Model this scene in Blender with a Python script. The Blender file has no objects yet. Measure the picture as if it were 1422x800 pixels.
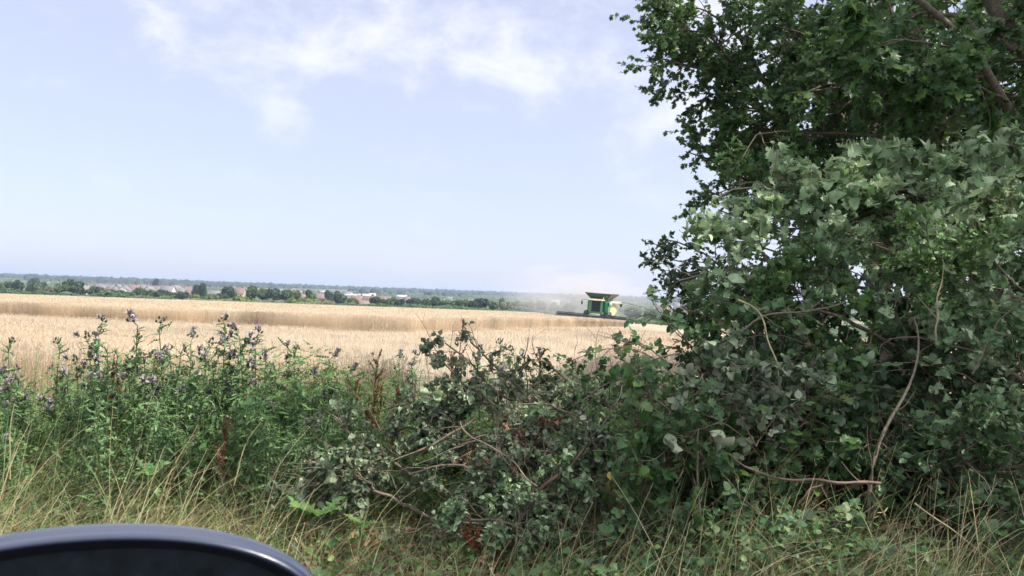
import bpy, bmesh, math
import numpy as np
from mathutils import Vector, Matrix
S = bpy.context.scene
COL = S.collection
R = math.radians
PI = math.pi

# ------------------------------------------------------------------ camera
EYE = np.array([0.0, 0.0, 1.45]); FPX = 1074.0
_roll = R(2.0); _pitch = R(0.64)
_r = Vector((math.cos(_roll), 0, math.sin(_roll)))
_u = Vector((-math.sin(_roll), 0, math.cos(_roll)))
_f = Vector((0, 1, 0))
CF = (_f*math.cos(_pitch) + _u*math.sin(_pitch)).normalized()
CU = (_u*math.cos(_pitch) - _f*math.sin(_pitch)).normalized()
CR = CF.cross(CU).normalized()
cam = bpy.data.cameras.new('camera'); camo = bpy.data.objects.new('camera', cam); COL.objects.link(camo)
camo.matrix_world = Matrix(((CR.x, CU.x, -CF.x, EYE[0]), (CR.y, CU.y, -CF.y, EYE[1]), (CR.z, CU.z, -CF.z, EYE[2]), (0, 0, 0, 1)))
cam.sensor_width = 36; cam.lens = 36*FPX/1422.0
cam.clip_start = 0.05; cam.clip_end = 12000
cam.dof.use_dof = True; cam.dof.focus_distance = 7.0; cam.dof.aperture_fstop = 11.5
S.camera = camo

# ------------------------------------------------------------------ light
SUN_AZ = R(107); SUN_EL = R(50)       # azimuth clockwise from +Y (view direction) towards +X
SKY_STRENGTH = 0.085
S.view_settings.view_transform = 'Standard'; S.view_settings.look = 'None'
S.view_settings.gamma = 1.0; S.view_settings.exposure = 1.0
try: S.view_settings.use_curve_mapping = False
except Exception: pass
sl = bpy.data.lights.new('sun', 'SUN'); sl.energy = 3.6; sl.angle = R(0.5); sl.color = (1.0, 0.94, 0.84)
so = bpy.data.objects.new('sun', sl); COL.objects.link(so)
sd = Vector((math.sin(SUN_AZ)*math.cos(SUN_EL), math.cos(SUN_AZ)*math.cos(SUN_EL), math.sin(SUN_EL)))
so.rotation_euler = sd.to_track_quat('Z', 'Y').to_euler(); so.location = (20, 10, 40)

w = bpy.data.worlds.new("World"); S.world = w; w.use_nodes = True
nt = w.node_tree; nt.nodes.clear()
def N(nt, t, **k):
    n = nt.nodes.new(t)
    for a, b in k.items():
        if a == 'inp':
            for i, v in b.items(): n.inputs[i].default_value = v
        else: setattr(n, a, b)
    return n
L = lambda nt, a, b: nt.links.new(a, b)
sky = N(nt, 'ShaderNodeTexSky', sky_type='NISHITA'); sky.sun_disc = False
sky.sun_elevation = SUN_EL; sky.sun_rotation = SUN_AZ
sky.air_density = 1.0; sky.dust_density = 1.2; sky.ozone_density = 3.0; sky.altitude = 60
tc = N(nt, 'ShaderNodeTexCoord')
sep = N(nt, 'ShaderNodeSeparateXYZ'); L(nt, tc.outputs['Generated'], sep.inputs[0])
mx = N(nt, 'ShaderNodeMath', operation='MAXIMUM', inp={1: 0.03}); L(nt, sep.outputs[2], mx.inputs[0])
dx = N(nt, 'ShaderNodeMath', operation='DIVIDE'); L(nt, sep.outputs[0], dx.inputs[0]); L(nt, mx.outputs[0], dx.inputs[1])
dy = N(nt, 'ShaderNodeMath', operation='DIVIDE'); L(nt, sep.outputs[1], dy.inputs[0]); L(nt, mx.outputs[0], dy.inputs[1])
cmb = N(nt, 'ShaderNodeCombineXYZ'); L(nt, dx.outputs[0], cmb.inputs[0]); L(nt, dy.outputs[0], cmb.inputs[1])
def cloudlayer(scale, lo, hi, amt, off, stretch=(1, 1, 1), det=8, rough=.55, dist=.4):
    mp = N(nt, 'ShaderNodeMapping'); mp.inputs['Location'].default_value = off; mp.inputs['Scale'].default_value = stretch
    L(nt, cmb.outputs[0], mp.inputs[0])
    n = N(nt, 'ShaderNodeTexNoise'); n.inputs['Scale'].default_value = scale; n.inputs['Detail'].default_value = det
    n.inputs['Roughness'].default_value = rough; n.inputs['Distortion'].default_value = dist
    L(nt, mp.outputs[0], n.inputs['Vector'])
    mr = N(nt, 'ShaderNodeMapRange', interpolation_type='SMOOTHSTEP', inp={1: lo, 2: hi, 3: 0, 4: amt}); L(nt, n.outputs['Fac'], mr.inputs[0])
    return mr.outputs[0]
def puffs(scale, lo, hi, amt, off, det=7, rough=.58, st=(1, 1, 2.1)):
    mp = N(nt, 'ShaderNodeMapping'); mp.inputs['Location'].default_value = off; mp.inputs['Scale'].default_value = st; mp.inputs['Rotation'].default_value = (0, R(-12), 0)
    L(nt, tc.outputs['Generated'], mp.inputs[0])
    n = N(nt, 'ShaderNodeTexNoise'); n.inputs['Scale'].default_value = scale; n.inputs['Detail'].default_value = det; n.inputs['Roughness'].default_value = rough; n.inputs['Distortion'].default_value = .25
    L(nt, mp.outputs[0], n.inputs['Vector'])
    mr = N(nt, 'ShaderNodeMapRange', interpolation_type='SMOOTHSTEP', inp={1: lo, 2: hi, 3: 0, 4: amt}); L(nt, n.outputs['Fac'], mr.inputs[0]); return mr.outputs[0]
def skydir(px, py):
    v = CF + CR*((px-711)/FPX) + CU*((400-py)/FPX); return v.normalized()
lob = None        # where the broken clouds drift: high in the middle of the sky
for (qx, qy, rad) in ((330, 5, 8.5), (245, 50, 4.5), (480, 22, 8), (625, 42, 6.5), (730, 70, 7), (560, 90, 3), (395, 170, 2.6), (980, 150, 12), (800, 10, 7), (600, -120, 12)):
    v = skydir(qx, qy); dp = N(nt, 'ShaderNodeVectorMath', operation='DOT_PRODUCT', inp={1: tuple(v)}); L(nt, tc.outputs['Generated'], dp.inputs[0])
    m1 = N(nt, 'ShaderNodeMapRange', interpolation_type='SMOOTHSTEP', inp={1: math.cos(R(rad)), 2: 1.0, 3: 0, 4: 1}); L(nt, dp.outputs['Value'], m1.inputs[0])
    if lob is None: lob = m1.outputs[0]
    else:
        mm = N(nt, 'ShaderNodeMath', operation='MAXIMUM'); L(nt, lob, mm.inputs[0]); L(nt, m1.outputs[0], mm.inputs[1]); lob = mm.outputs[0]
pf = puffs(9.0, .0, 1.0, 1.0, (2.31, .4, 1.62), 8, .62, (1, 1, 1.6)); pf.node.interpolation_type = 'LINEAR'
ad_ = N(nt, 'ShaderNodeMath', operation='MULTIPLY_ADD', inp={1: .20}); L(nt, lob, ad_.inputs[0]); L(nt, pf, ad_.inputs[2])
mr_ = N(nt, 'ShaderNodeMapRange', interpolation_type='SMOOTHSTEP', inp={1: .54, 2: .90, 3: 0, 4: .5}); L(nt, ad_.outputs[0], mr_.inputs[0]); c1 = mr_.outputs[0]
c2 = cloudlayer(.34, .36, .66, .5, (7.7, .4, 0), (1, 1.5, 1), 5, .6, 1.2)
c3 = puffs(2.2, .40, .74, .8, (5.1, 1.4, .3), 6, .6, (1, 1, 1.5))
mA = N(nt, 'ShaderNodeMath', operation='MAXIMUM'); L(nt, c1, mA.inputs[0]); L(nt, c2, mA.inputs[1])
mB = N(nt, 'ShaderNodeMath', operation='MAXIMUM'); L(nt, mA.outputs[0], mB.inputs[0]); L(nt, c3, mB.inputs[1])
fade = N(nt, 'ShaderNodeMapRange', interpolation_type='SMOOTHSTEP', inp={1: .06, 2: .30, 3: .25, 4: 1}); L(nt, sep.outputs[2], fade.inputs[0])
mC = N(nt, 'ShaderNodeMath', operation='MULTIPLY'); L(nt, mB.outputs[0], mC.inputs[0]); L(nt, fade.outputs[0], mC.inputs[1])
veil = N(nt, 'ShaderNodeMath', operation='MAXIMUM', inp={1: .54}); L(nt, mC.outputs[0], veil.inputs[0])
cm = N(nt, 'ShaderNodeMixRGB', inp={'Color2': (5.75, 5.75, 7.0, 1)}); L(nt, veil.outputs[0], cm.inputs['Fac']); L(nt, sky.outputs[0], cm.inputs['Color1'])
wm = N(nt, 'ShaderNodeMixRGB', inp={'Color2': (7.9, 7.7, 8.0, 1)}); pw = N(nt, 'ShaderNodeMath', operation='MULTIPLY'); L(nt, c1, pw.inputs[0]); L(nt, fade.outputs[0], pw.inputs[1]); L(nt, pw.outputs[0], wm.inputs[0]); L(nt, cm.outputs[0], wm.inputs[1])
hi_ = N(nt, 'ShaderNodeMapRange', interpolation_type='SMOOTHSTEP', inp={1: .40, 2: .70, 3: 0, 4: .85}); L(nt, sep.outputs[2], hi_.inputs[0])
cm2 = N(nt, 'ShaderNodeMixRGB', inp={'Color2': (11.5, 11.8, 12.4, 1)}); L(nt, hi_.outputs[0], cm2.inputs['Fac']); L(nt, wm.outputs[0], cm2.inputs['Color1'])   # bright overhead cloud added out of view as soft fill light
bg = N(nt, 'ShaderNodeBackground', inp={'Strength': SKY_STRENGTH}); L(nt, cm2.outputs[0], bg.inputs[0])
wo = N(nt, 'ShaderNodeOutputWorld'); L(nt, bg.outputs[0], wo.inputs[0])

try:
    S.cycles.max_bounces = 6; S.cycles.diffuse_bounces = 3; S.cycles.glossy_bounces = 2; S.cycles.transmission_bounces = 4
    S.cycles.volume_bounces = 0; S.cycles.transparent_max_bounces = 6; S.cycles.volume_step_rate = 2.0; S.cycles.volume_max_steps = 64
except Exception: pass

# ------------------------------------------------------------------ helpers
def P(px, py, d):
    """point seen at photo pixel (px, py) standing d metres in front of the camera"""
    v = CF + CR*((px-711)/FPX) + CU*((400-py)/FPX)
    v = v*(d/v.y)
    return np.array([v.x+EYE[0], v.y+EYE[1], v.z+EYE[2]])
def PS(*pts): return np.array([P(*p) for p in pts])

def rng(s): return np.random.default_rng(s)
def nrm(a): return a/np.maximum(np.linalg.norm(a, axis=-1, keepdims=True), 1e-9)
def tag(o, label=None, cat=None, group=None, kind=None):
    if label: o['label'] = label
    if cat: o['category'] = cat
    if group: o['group'] = group
    if kind: o['kind'] = kind
    return o
def link(name, me, parent=None, mat=None):
    o = bpy.data.objects.new(name, me); COL.objects.link(o)
    if mat is not None and me is not None and not me.materials:
        for m in (mat if isinstance(mat, (list, tuple)) else [mat]): me.materials.append(m)
    if parent is not None: o.parent = parent
    return o
def empty(name, loc=(0, 0, 0), rz=0):
    o = bpy.data.objects.new(name, None); COL.objects.link(o); o.location = tuple(float(x) for x in loc); o.rotation_euler = (0, 0, rz)
    o.empty_display_size = .1
    return o
class Geo:
    """numpy mesh accumulator"""
    def __init__(s): s.v = []; s.f = []; s.a = []; s.mi = []; s.n = 0
    def add(s, v, faces, var=0.0, mi=0):
        v = np.asarray(v, float).reshape(-1, 3); faces = np.asarray(faces, int)
        s.v.append(v); s.f.append(faces+s.n)
        s.a.append(np.broadcast_to(np.asarray(var, float), (len(faces),)).copy()); s.mi.append(np.full(len(faces), mi, int)); s.n += len(v)
    def build(s, name, mat, parent=None, off=None, smooth=False, R3=None):
        v = np.concatenate(s.v)
        if off is not None: v = v-np.asarray(off)
        me = bpy.data.meshes.new(name)
        me.vertices.add(len(v)); me.vertices.foreach_set('co', v.astype(np.float32).ravel())
        tot = np.concatenate([np.full(len(f), f.shape[1]) for f in s.f]); li = np.concatenate([f.ravel() for f in s.f])
        me.loops.add(len(li)); me.loops.foreach_set('vertex_index', li.astype(np.int32))
        me.polygons.add(len(tot)); st = np.concatenate([[0], np.cumsum(tot)[:-1]])
        me.polygons.foreach_set('loop_start', st.astype(np.int32)); me.polygons.foreach_set('loop_total', tot.astype(np.int32))
        me.polygons.foreach_set('material_index', np.concatenate(s.mi).astype(np.int32))
        if smooth: me.polygons.foreach_set('use_smooth', np.ones(len(tot), bool))
        at = me.attributes.new('var', 'FLOAT', 'FACE'); at.data.foreach_set('value', np.concatenate(s.a).astype(np.float32))
        me.update(calc_edges=True)
        return link(name, me, parent, mat)

def grid_faces(a, b, wrap=False):
    """quads of an a x b vertex grid (row major)"""
    i = np.arange(a-1)[:, None]; j = np.arange(b if wrap else b-1)[None, :]
    k = (j+1) % b
    return np.stack([i*b+j, i*b+k, (i+1)*b+k, (i+1)*b+j], -1).reshape(-1, 4)
def tubes(g, poly, rad, sides=5, var=0.0):
    """poly (M,S,3) polylines, rad (M,S)"""
    M, Sn, _ = poly.shape
    if M == 0: return
    t = np.gradient(poly, axis=1); t = nrm(t)
    ref = np.where(np.abs(t[..., 2:3]) > .9, np.array([1., 0, 0]), np.array([0, 0, 1.]))
    a = nrm(np.cross(t, ref)); b = np.cross(t, a)
    an = np.arange(sides)/sides*2*PI
    v = poly[:, :, None, :]+rad[:, :, None, None]*(a[:, :, None, :]*np.cos(an)[None, None, :, None]+b[:, :, None, :]*np.sin(an)[None, None, :, None])
    fc = grid_faces(Sn, sides, True)
    F = (fc[None]+(np.arange(M)*Sn*sides)[:, None, None]).reshape(-1, 4)
    vv = np.repeat(np.broadcast_to(np.asarray(var, float), (M,)), len(fc))
    g.add(v.reshape(-1, 3), F, vv)
def resample(pts, n):
    pts = np.asarray(pts, float); d = np.r_[0, np.cumsum(np.linalg.norm(np.diff(pts, axis=0), axis=1))]
    t = np.linspace(0, d[-1], n)
    q = np.stack([np.interp(t, d, pts[:, i]) for i in range(3)], -1)
    for _ in range(2): q[1:-1] = (q[:-2]+2*q[1:-1]+q[2:])/4
    return q
def spawn(rg, par, prad, n, ln, ang=(35, 70), droop=0.0, wob=.25, Sn=6, t0=.12, rs=.55, up=0.0, bias=None):
    M, K, _ = par.shape
    t = rg.uniform(t0, 1, (M, n))*(K-1.001)
    i = t.astype(int); fr = (t-i)[..., None]
    m = np.arange(M)[:, None]
    pos = par[m, i]*(1-fr)+par[m, i+1]*fr
    tan = nrm(par[m, i+1]-par[m, i])
    r0 = prad[m, i]*rs
    rnd = rg.normal(size=(M, n, 3))
    if bias is not None: rnd = rnd+np.asarray(bias)
    perp = nrm(rnd-(rnd*tan).sum(-1, keepdims=True)*tan)
    a = np.radians(rg.uniform(ang[0], ang[1], (M, n, 1)))
    d = tan*np.cos(a)+perp*np.sin(a); d[..., 2] += up; d = nrm(d)
    ll = rg.uniform(ln[0], ln[1], (M, n, 1))*(1-.35*(t/(K-1))[..., None])
    st = ll/(Sn-1)
    out = [pos]; p = pos
    for k in range(Sn-1):
        d = nrm(d+rg.normal(size=d.shape)*wob/(Sn-1)*1.6+np.array([0, 0, -1.])*droop/(Sn-1))
        p = p+d*st; out.append(p)
    poly = np.stack(out, 2).reshape(M*n, Sn, 3)
    rr = r0.reshape(-1, 1)*np.linspace(1, .35, Sn)[None]
    return poly, rr
# leaf templates: 2D vertices (u across, v along 0..1), faces
def strip(stations, halfw):
    st = np.array(stations, float); h = np.array(halfw, float)
    V = []
    for a, b in zip(st, h): V += [(-b, a), (0, a), (b, a)]
    V = np.array(V); n = len(st); F = []
    for i in range(n-1):
        for c in (0, 1): F.append((i*3+c, i*3+c+1, (i+1)*3+c+1, (i+1)*3+c))
    return V, np.array(F)
T_OVATE = strip([0, .2, .5, .8, 1], [.02, .26, .36, .2, .01])
T_BRAM = strip([0, .12, .3, .5, .7, .87, 1], [.02, .24, .37, .39, .3, .16, .01])
T_OAK = strip([0, .14, .24, .34, .44, .55, .64, .75, .86, 1], [.02, .06, .25, .10, .36, .14, .42, .18, .27, .06])
T_SMOOTH = strip([0, .06, .16, .28, .4, .52, .64, .76, .88, 1], [.02, .14, .27, .35, .38, .37, .32, .24, .12, .01])
T_LONG = strip([0, .3, .65, 1], [.05, .10, .09, .01])
T_THIS = strip([0, .1, .18, .28, .36, .46, .54, .64, .72, .82, 1], [.02, .12, .03, .16, .035, .15, .03, .12, .025, .07, .005])
def fan(pts):
    V = np.array([(0, .3)]+pts+[(-a, b) for a, b in pts[::-1] if abs(a) > 1e-6]); n = len(V)-1
    return V, np.array([(0, i+1, (i+1) % n+1) for i in range(n)])
T_MAPLE = fan([(0, 0), (.30, -.04), (.24, .15), (.58, .30), (.34, .42), (.48, .74), (.20, .66), (0, 1.0)])
T_IVY = fan([(0, .05), (.3, 0), (.42, .25), (.3, .5), (.2, .75), (0, 1.0)])
def leaves(g, rg, tmpl, pos, d, up, size, curl=(.0, .6), fold=(.1, .5), wave=.05, var=None, wilt=0.0, width=1.0):
    V, F = tmpl; N_ = len(pos)
    if N_ == 0: return
    d = nrm(d); up = up-(up*d).sum(-1, keepdims=True)*d; up = nrm(up); sd_ = np.cross(d, up)
    c = rg.uniform(curl[0], curl[1], (N_, 1))*rg.choice([1, 1, -1], (N_, 1)); c = np.where(np.abs(c) < .02, .02, c)
    fo = rg.uniform(fold[0], fold[1], (N_, 1))
    u = V[None, :, 0]*width; v = V[None, :, 1]
    th = c*v; y = np.sin(th)/c; z = -(1-np.cos(th))/c
    cf = rg.uniform(0, 1, (N_, 1))*wilt*3.0+.02          # roll of the blade about its midrib
    uu = np.sin(u*cf*2)/(cf*2); zz = np.abs((1-np.cos(u*cf*2))/(cf*2))
    z = z+fo*np.abs(u)+zz+wave*np.sin(rg.uniform(0, 6, (N_, 1))+v*9+u*5)*rg.normal(size=(N_, 1))
    z = z+rg.normal(size=(N_, len(V)))*.02
    sz = np.broadcast_to(np.asarray(size, float), (N_,))[:, None, None]
    W = pos[:, None, :]+sz*(sd_[:, None, :]*uu[..., None]+d[:, None, :]*y[..., None]+up[:, None, :]*z[..., None])
    Fs = (F[None]+(np.arange(N_)*len(V))[:, None, None]).reshape(-1, F.shape[1])
    if var is None: var = rg.uniform(0, 1, N_)
    g.add(W.reshape(-1, 3), Fs, np.repeat(var, len(F)))
def leafpts(rg, poly, n, spread=.7, t0=.1, updir=(0, 0, 1), upr=.6, droop=0.0):
    M, K, _ = poly.shape
    t = rg.uniform(t0, 1, (M, n))*(K-1.001); i = t.astype(int); fr = (t-i)[..., None]; m = np.arange(M)[:, None]
    pos = poly[m, i]*(1-fr)+poly[m, i+1]*fr; tan = nrm(poly[m, i+1]-poly[m, i])
    d = nrm(tan+rg.normal(size=tan.shape)*spread+np.array([0, 0, -droop]))
    up = nrm(np.array(updir)+rg.normal(size=tan.shape)*upr)
    return pos.reshape(-1, 3), d.reshape(-1, 3), up.reshape(-1, 3)

# ------------------------------------------------------------------ materials
def newmat(name):
    m = bpy.data.materials.new(name); m.use_nodes = True; m.node_tree.nodes.clear(); return m, m.node_tree
def ramp(nt, fac, stops):
    r = N(nt, 'ShaderNodeValToRGB'); e = r.color_ramp.elements
    e[0].position = stops[0][0]; e[0].color = (*stops[0][1], 1); e[1].position = stops[-1][0]; e[1].color = (*stops[-1][1], 1)
    for p, c in stops[1:-1]:
        x = e.new(p); x.color = (*c, 1)
    L(nt, fac, r.inputs[0]); return r.outputs[0]
def leafmat(name, cols, back=None, rough=.5, tr=.28, spec=.4, noise=14, backmix=.7, gain=1.22, hue=.485, sat=1.15):
    m, nt = newmat(name)
    at = N(nt, 'ShaderNodeAttribute', attribute_name='var')
    n_ = len(cols); c = ramp(nt, at.outputs['Fac'], [(i/(n_-1), cols[i]) for i in range(n_)])
    tx = N(nt, 'ShaderNodeTexCoord'); no = N(nt, 'ShaderNodeTexNoise', inp={'Scale': noise, 'Detail': 4}); L(nt, tx.outputs['Object'], no.inputs['Vector'])
    mr = N(nt, 'ShaderNodeMapRange', inp={1: .3, 2: .7, 3: .72*gain, 4: 1.3*gain}); L(nt, no.outputs['Fac'], mr.inputs[0])
    mu = N(nt, 'ShaderNodeVectorMath', operation='SCALE'); L(nt, c, mu.inputs[0]); L(nt, mr.outputs[0], mu.inputs['Scale'])
    col = mu.outputs[0]
    if back:
        gm = N(nt, 'ShaderNodeNewGeometry'); k = N(nt, 'ShaderNodeMath', operation='MULTIPLY', inp={1: backmix}); L(nt, gm.outputs['Backfacing'], k.inputs[0])
        mi = N(nt, 'ShaderNodeMixRGB', inp={'Color2': (*back, 1)}); L(nt, k.outputs[0], mi.inputs[0]); L(nt, col, mi.inputs[1]); col = mi.outputs[0]
    p = N(nt, 'ShaderNodeBsdfPrincipled', inp={'Roughness': rough, 'Specular IOR Level': spec}); L(nt, col, p.inputs['Base Color'])
    out = N(nt, 'ShaderNodeOutputMaterial')
    if tr > 0:
        tl = N(nt, 'ShaderNodeBsdfTranslucent'); hs = N(nt, 'ShaderNodeHueSaturation', inp={'Hue': hue, 'Saturation': sat, 'Value': 1.5}); L(nt, col, hs.inputs['Color']); L(nt, hs.outputs[0], tl.inputs[0])
        ms = N(nt, 'ShaderNodeMixShader', inp={0: tr}); L(nt, p.outputs[0], ms.inputs[1]); L(nt, tl.outputs[0], ms.inputs[2]); L(nt, ms.outputs[0], out.inputs[0])
    else: L(nt, p.outputs[0], out.inputs[0])
    return m
def plain(name, col, rough=.6, metal=0, spec=.4, var=.15, scale=6, bump=0, coat=0, bscale=30):
    m, nt = newmat(name); tx = N(nt, 'ShaderNodeTexCoord')
    no = N(nt, 'ShaderNodeTexNoise', inp={'Scale': scale, 'Detail': 6, 'Roughness': .6}); L(nt, tx.outputs['Object'], no.inputs['Vector'])
    c = ramp(nt, no.outputs['Fac'], [(.3, tuple(x*(1-var) for x in col)), (.7, tuple(min(1, x*(1+var)) for x in col))])
    p = N(nt, 'ShaderNodeBsdfPrincipled', inp={'Roughness': rough, 'Metallic': metal, 'Specular IOR Level': spec, 'Coat Weight': coat}); L(nt, c, p.inputs['Base Color'])
    if bump:
        n2 = N(nt, 'ShaderNodeTexNoise', inp={'Scale': bscale, 'Detail': 6}); L(nt, tx.outputs['Object'], n2.inputs['Vector'])
        b = N(nt, 'ShaderNodeBump', inp={'Strength': bump, 'Distance': .02}); L(nt, n2.outputs['Fac'], b.inputs['Height']); L(nt, b.outputs[0], p.inputs['Normal'])
    out = N(nt, 'ShaderNodeOutputMaterial'); L(nt, p.outputs[0], out.inputs[0]); return m

M_oak_w = leafmat('wilted oak leaf', [(.09, .16, .065), (.20, .29, .14), (.045, .085, .032), (.36, .45, .27), (.13, .21, .09), (.035, .07, .025)], (.33, .41, .26), rough=.5, tr=.2, spec=.35)
M_oak_g = leafmat('green oak leaf', [(.035, .085, .025), (.05, .11, .03), (.03, .07, .03), (.10, .17, .035)], (.12, .18, .08), rough=.5, tr=.3, spec=.35)
M_dark = leafmat('dark small leaf', [(.022, .05, .018), (.035, .075, .022), (.028, .06, .025), (.06, .10, .03)], (.06, .10, .05), rough=.45, tr=.25)
M_maple = leafmat('maple leaf', [(.03, .075, .022), (.045, .11, .03), (.025, .06, .025), (.08, .15, .035), (.05, .10, .03)], (.09, .14, .07), rough=.42, tr=.35)
M_bramble = leafmat('bramble leaf', [(.04, .10, .035), (.06, .13, .045), (.03, .075, .03), (.10, .16, .05), (.13, .16, .08)], (.22, .27, .19), rough=.5, tr=.25, spec=.35)
M_pile = leafmat('drying leaf', [(.05, .085, .045), (.10, .145, .08), (.035, .055, .03), (.18, .22, .13), (.07, .11, .055), (.04, .06, .035), (.36, .38, .26)], (.26, .30, .20), rough=.55, tr=.15, spec=.3)
M_this = leafmat('thistle leaf', [(.06, .12, .05), (.10, .175, .065), (.05, .10, .04), (.14, .21, .08)], (.15, .21, .12), rough=.55, tr=.2, gain=1.4)
M_weed = leafmat('weed leaf', [(.055, .12, .035), (.09, .18, .045), (.05, .10, .035), (.15, .23, .06)], (.12, .18, .08), rough=.5, tr=.3, gain=1.35)
M_grass = leafmat('green grass', [(.09, .15, .045), (.14, .20, .06), (.18, .21, .08), (.08, .14, .05), (.07, .13, .07), (.15, .19, .07)], None, rough=.5, tr=.3)
M_straw = leafmat('dry grass', [(.27, .22, .12), (.44, .37, .23), (.16, .12, .06), (.38, .33, .19), (.20, .18, .08), (.14, .08, .045), (.34, .30, .15)], None, rough=.6, tr=.2, noise=5)
M_wheat = leafmat('ripe wheat', [(.58, .46, .32), (.66, .54, .39), (.50, .39, .27), (.70, .58, .42)], None, rough=.6, tr=.5, noise=.35, gain=.76, hue=.5, sat=.85)
M_rust = leafmat('rusty dock seed', [(.22, .06, .03), (.30, .10, .04), (.14, .04, .025), (.24, .09, .05)], None, rough=.7, tr=.1)
M_brown = leafmat('brown dead leaf', [(.12, .06, .035), (.20, .11, .06), (.08, .045, .03), (.28, .17, .08)], None, rough=.7, tr=.1)
M_sheen = leafmat('curled leaf with painted sky sheen', [(.24, .28, .18), (.33, .36, .25)], (.34, .36, .27), rough=.6, tr=.1)  # pale tone paints in the sky reflected off these leaves
M_yell = leafmat('yellow leaf', [(.45, .25, .05), (.5, .36, .06), (.35, .14, .05)], None, tr=.3)
M_bark = plain('bark', (.14, .11, .08), .85, var=.45, scale=40, bump=.4)
M_twig = plain('brown twig', (.19, .145, .10), .75, var=.4, scale=30)
M_cane = plain('reddish cane', (.115, .072, .05), .6, var=.4, scale=20)
M_gstem = plain('green stem', (.10, .15, .06), .6, var=.35, scale=15)
M_dry = plain('dry stem', (.38, .31, .18), .7, var=.3, scale=15)
M_bud = plain('thistle bud', (.05, .06, .045), .7, var=.4, scale=90)
M_tuft = plain('thistle purple tuft', (.24, .17, .21), .9, var=.3, scale=60)
M_fluff = plain('thistle seed fluff', (.38, .34, .34), 1.0, var=.2, scale=60)

# ------------------------------------------------------------------ terrain
def sm(a, b, x):
    t = np.clip((x-a)/(b-a), 0, 1); return t*t*(3-2*t)
def vnoise(x, y, s, seed=0):
    x = x/s; y = y/s
    return (np.sin(x*1.7+seed)+np.sin(y*1.9+seed*2.1)+np.sin((x+y)*1.13+seed*.7)+np.sin((x-y)*2.31+seed*1.3)+np.sin(x*3.7-y*2.9+seed*3))/5
def gz(x, y):
    x = np.asarray(x, float); y = np.asarray(y, float)
    z = -.016*np.clip(y-8, 0, 250)
    z = z-5.0*sm(258, 430, y)
    z = z+np.interp(y, [430, 700, 1000, 1500, 2500, 3400, 6000], [0, .8, 4.2, 9.0, 15.5, 16.5, 5])
    q = np.logaddexp(0, (x-6)/3)*3
    z = z-.052*np.minimum(q, 54)*sm(20, 70, y)*(1-sm(300, 650, y))
    z = z+vnoise(x, y, 420, 2)*2.0*sm(900, 2400, y)+vnoise(x, y, 90, 5)*.35*sm(300, 700, y)
    z = z+vnoise(x, y, 9, 1)*.05*sm(9, 30, y)+vnoise(x, y, 1.3, 4)*.025*sm(2.6, 4, y)*(1-sm(9, 14, y))
    z = z+2.5*sm(-200, -1100, x)+9*sm(-700, -1500, x)*0*sm(1200, 2500, y)
    return z
def sheet(name, xs, ys, mask, mat, label=None):
    X, Y = np.meshgrid(xs, ys); Z = gz(X, Y); v = np.stack([X, Y, Z], -1).reshape(-1, 3); f = grid_faces(len(ys), len(xs))
    c = v[f].mean(1); f = f[mask(c[:, 0], c[:, 1])]
    used = np.unique(f); rm = np.full(len(v), -1); rm[used] = np.arange(len(used))
    g = Geo(); g.add(v[used], rm[f]); o = g.build(name, mat, smooth=True); tag(o, kind='structure'); return o
sx = np.sinh(np.linspace(-6.2, 6.2, 240)); sx = sx/sx[-1]*4200
ys = np.unique(np.concatenate([[-60, -30, -10, -4.0, -1, 2.4], np.linspace(2.4, 8, 24), np.linspace(8, 30, 50), np.linspace(30, 258, 90), np.geomspace(258, 5200, 80)]))

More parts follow.
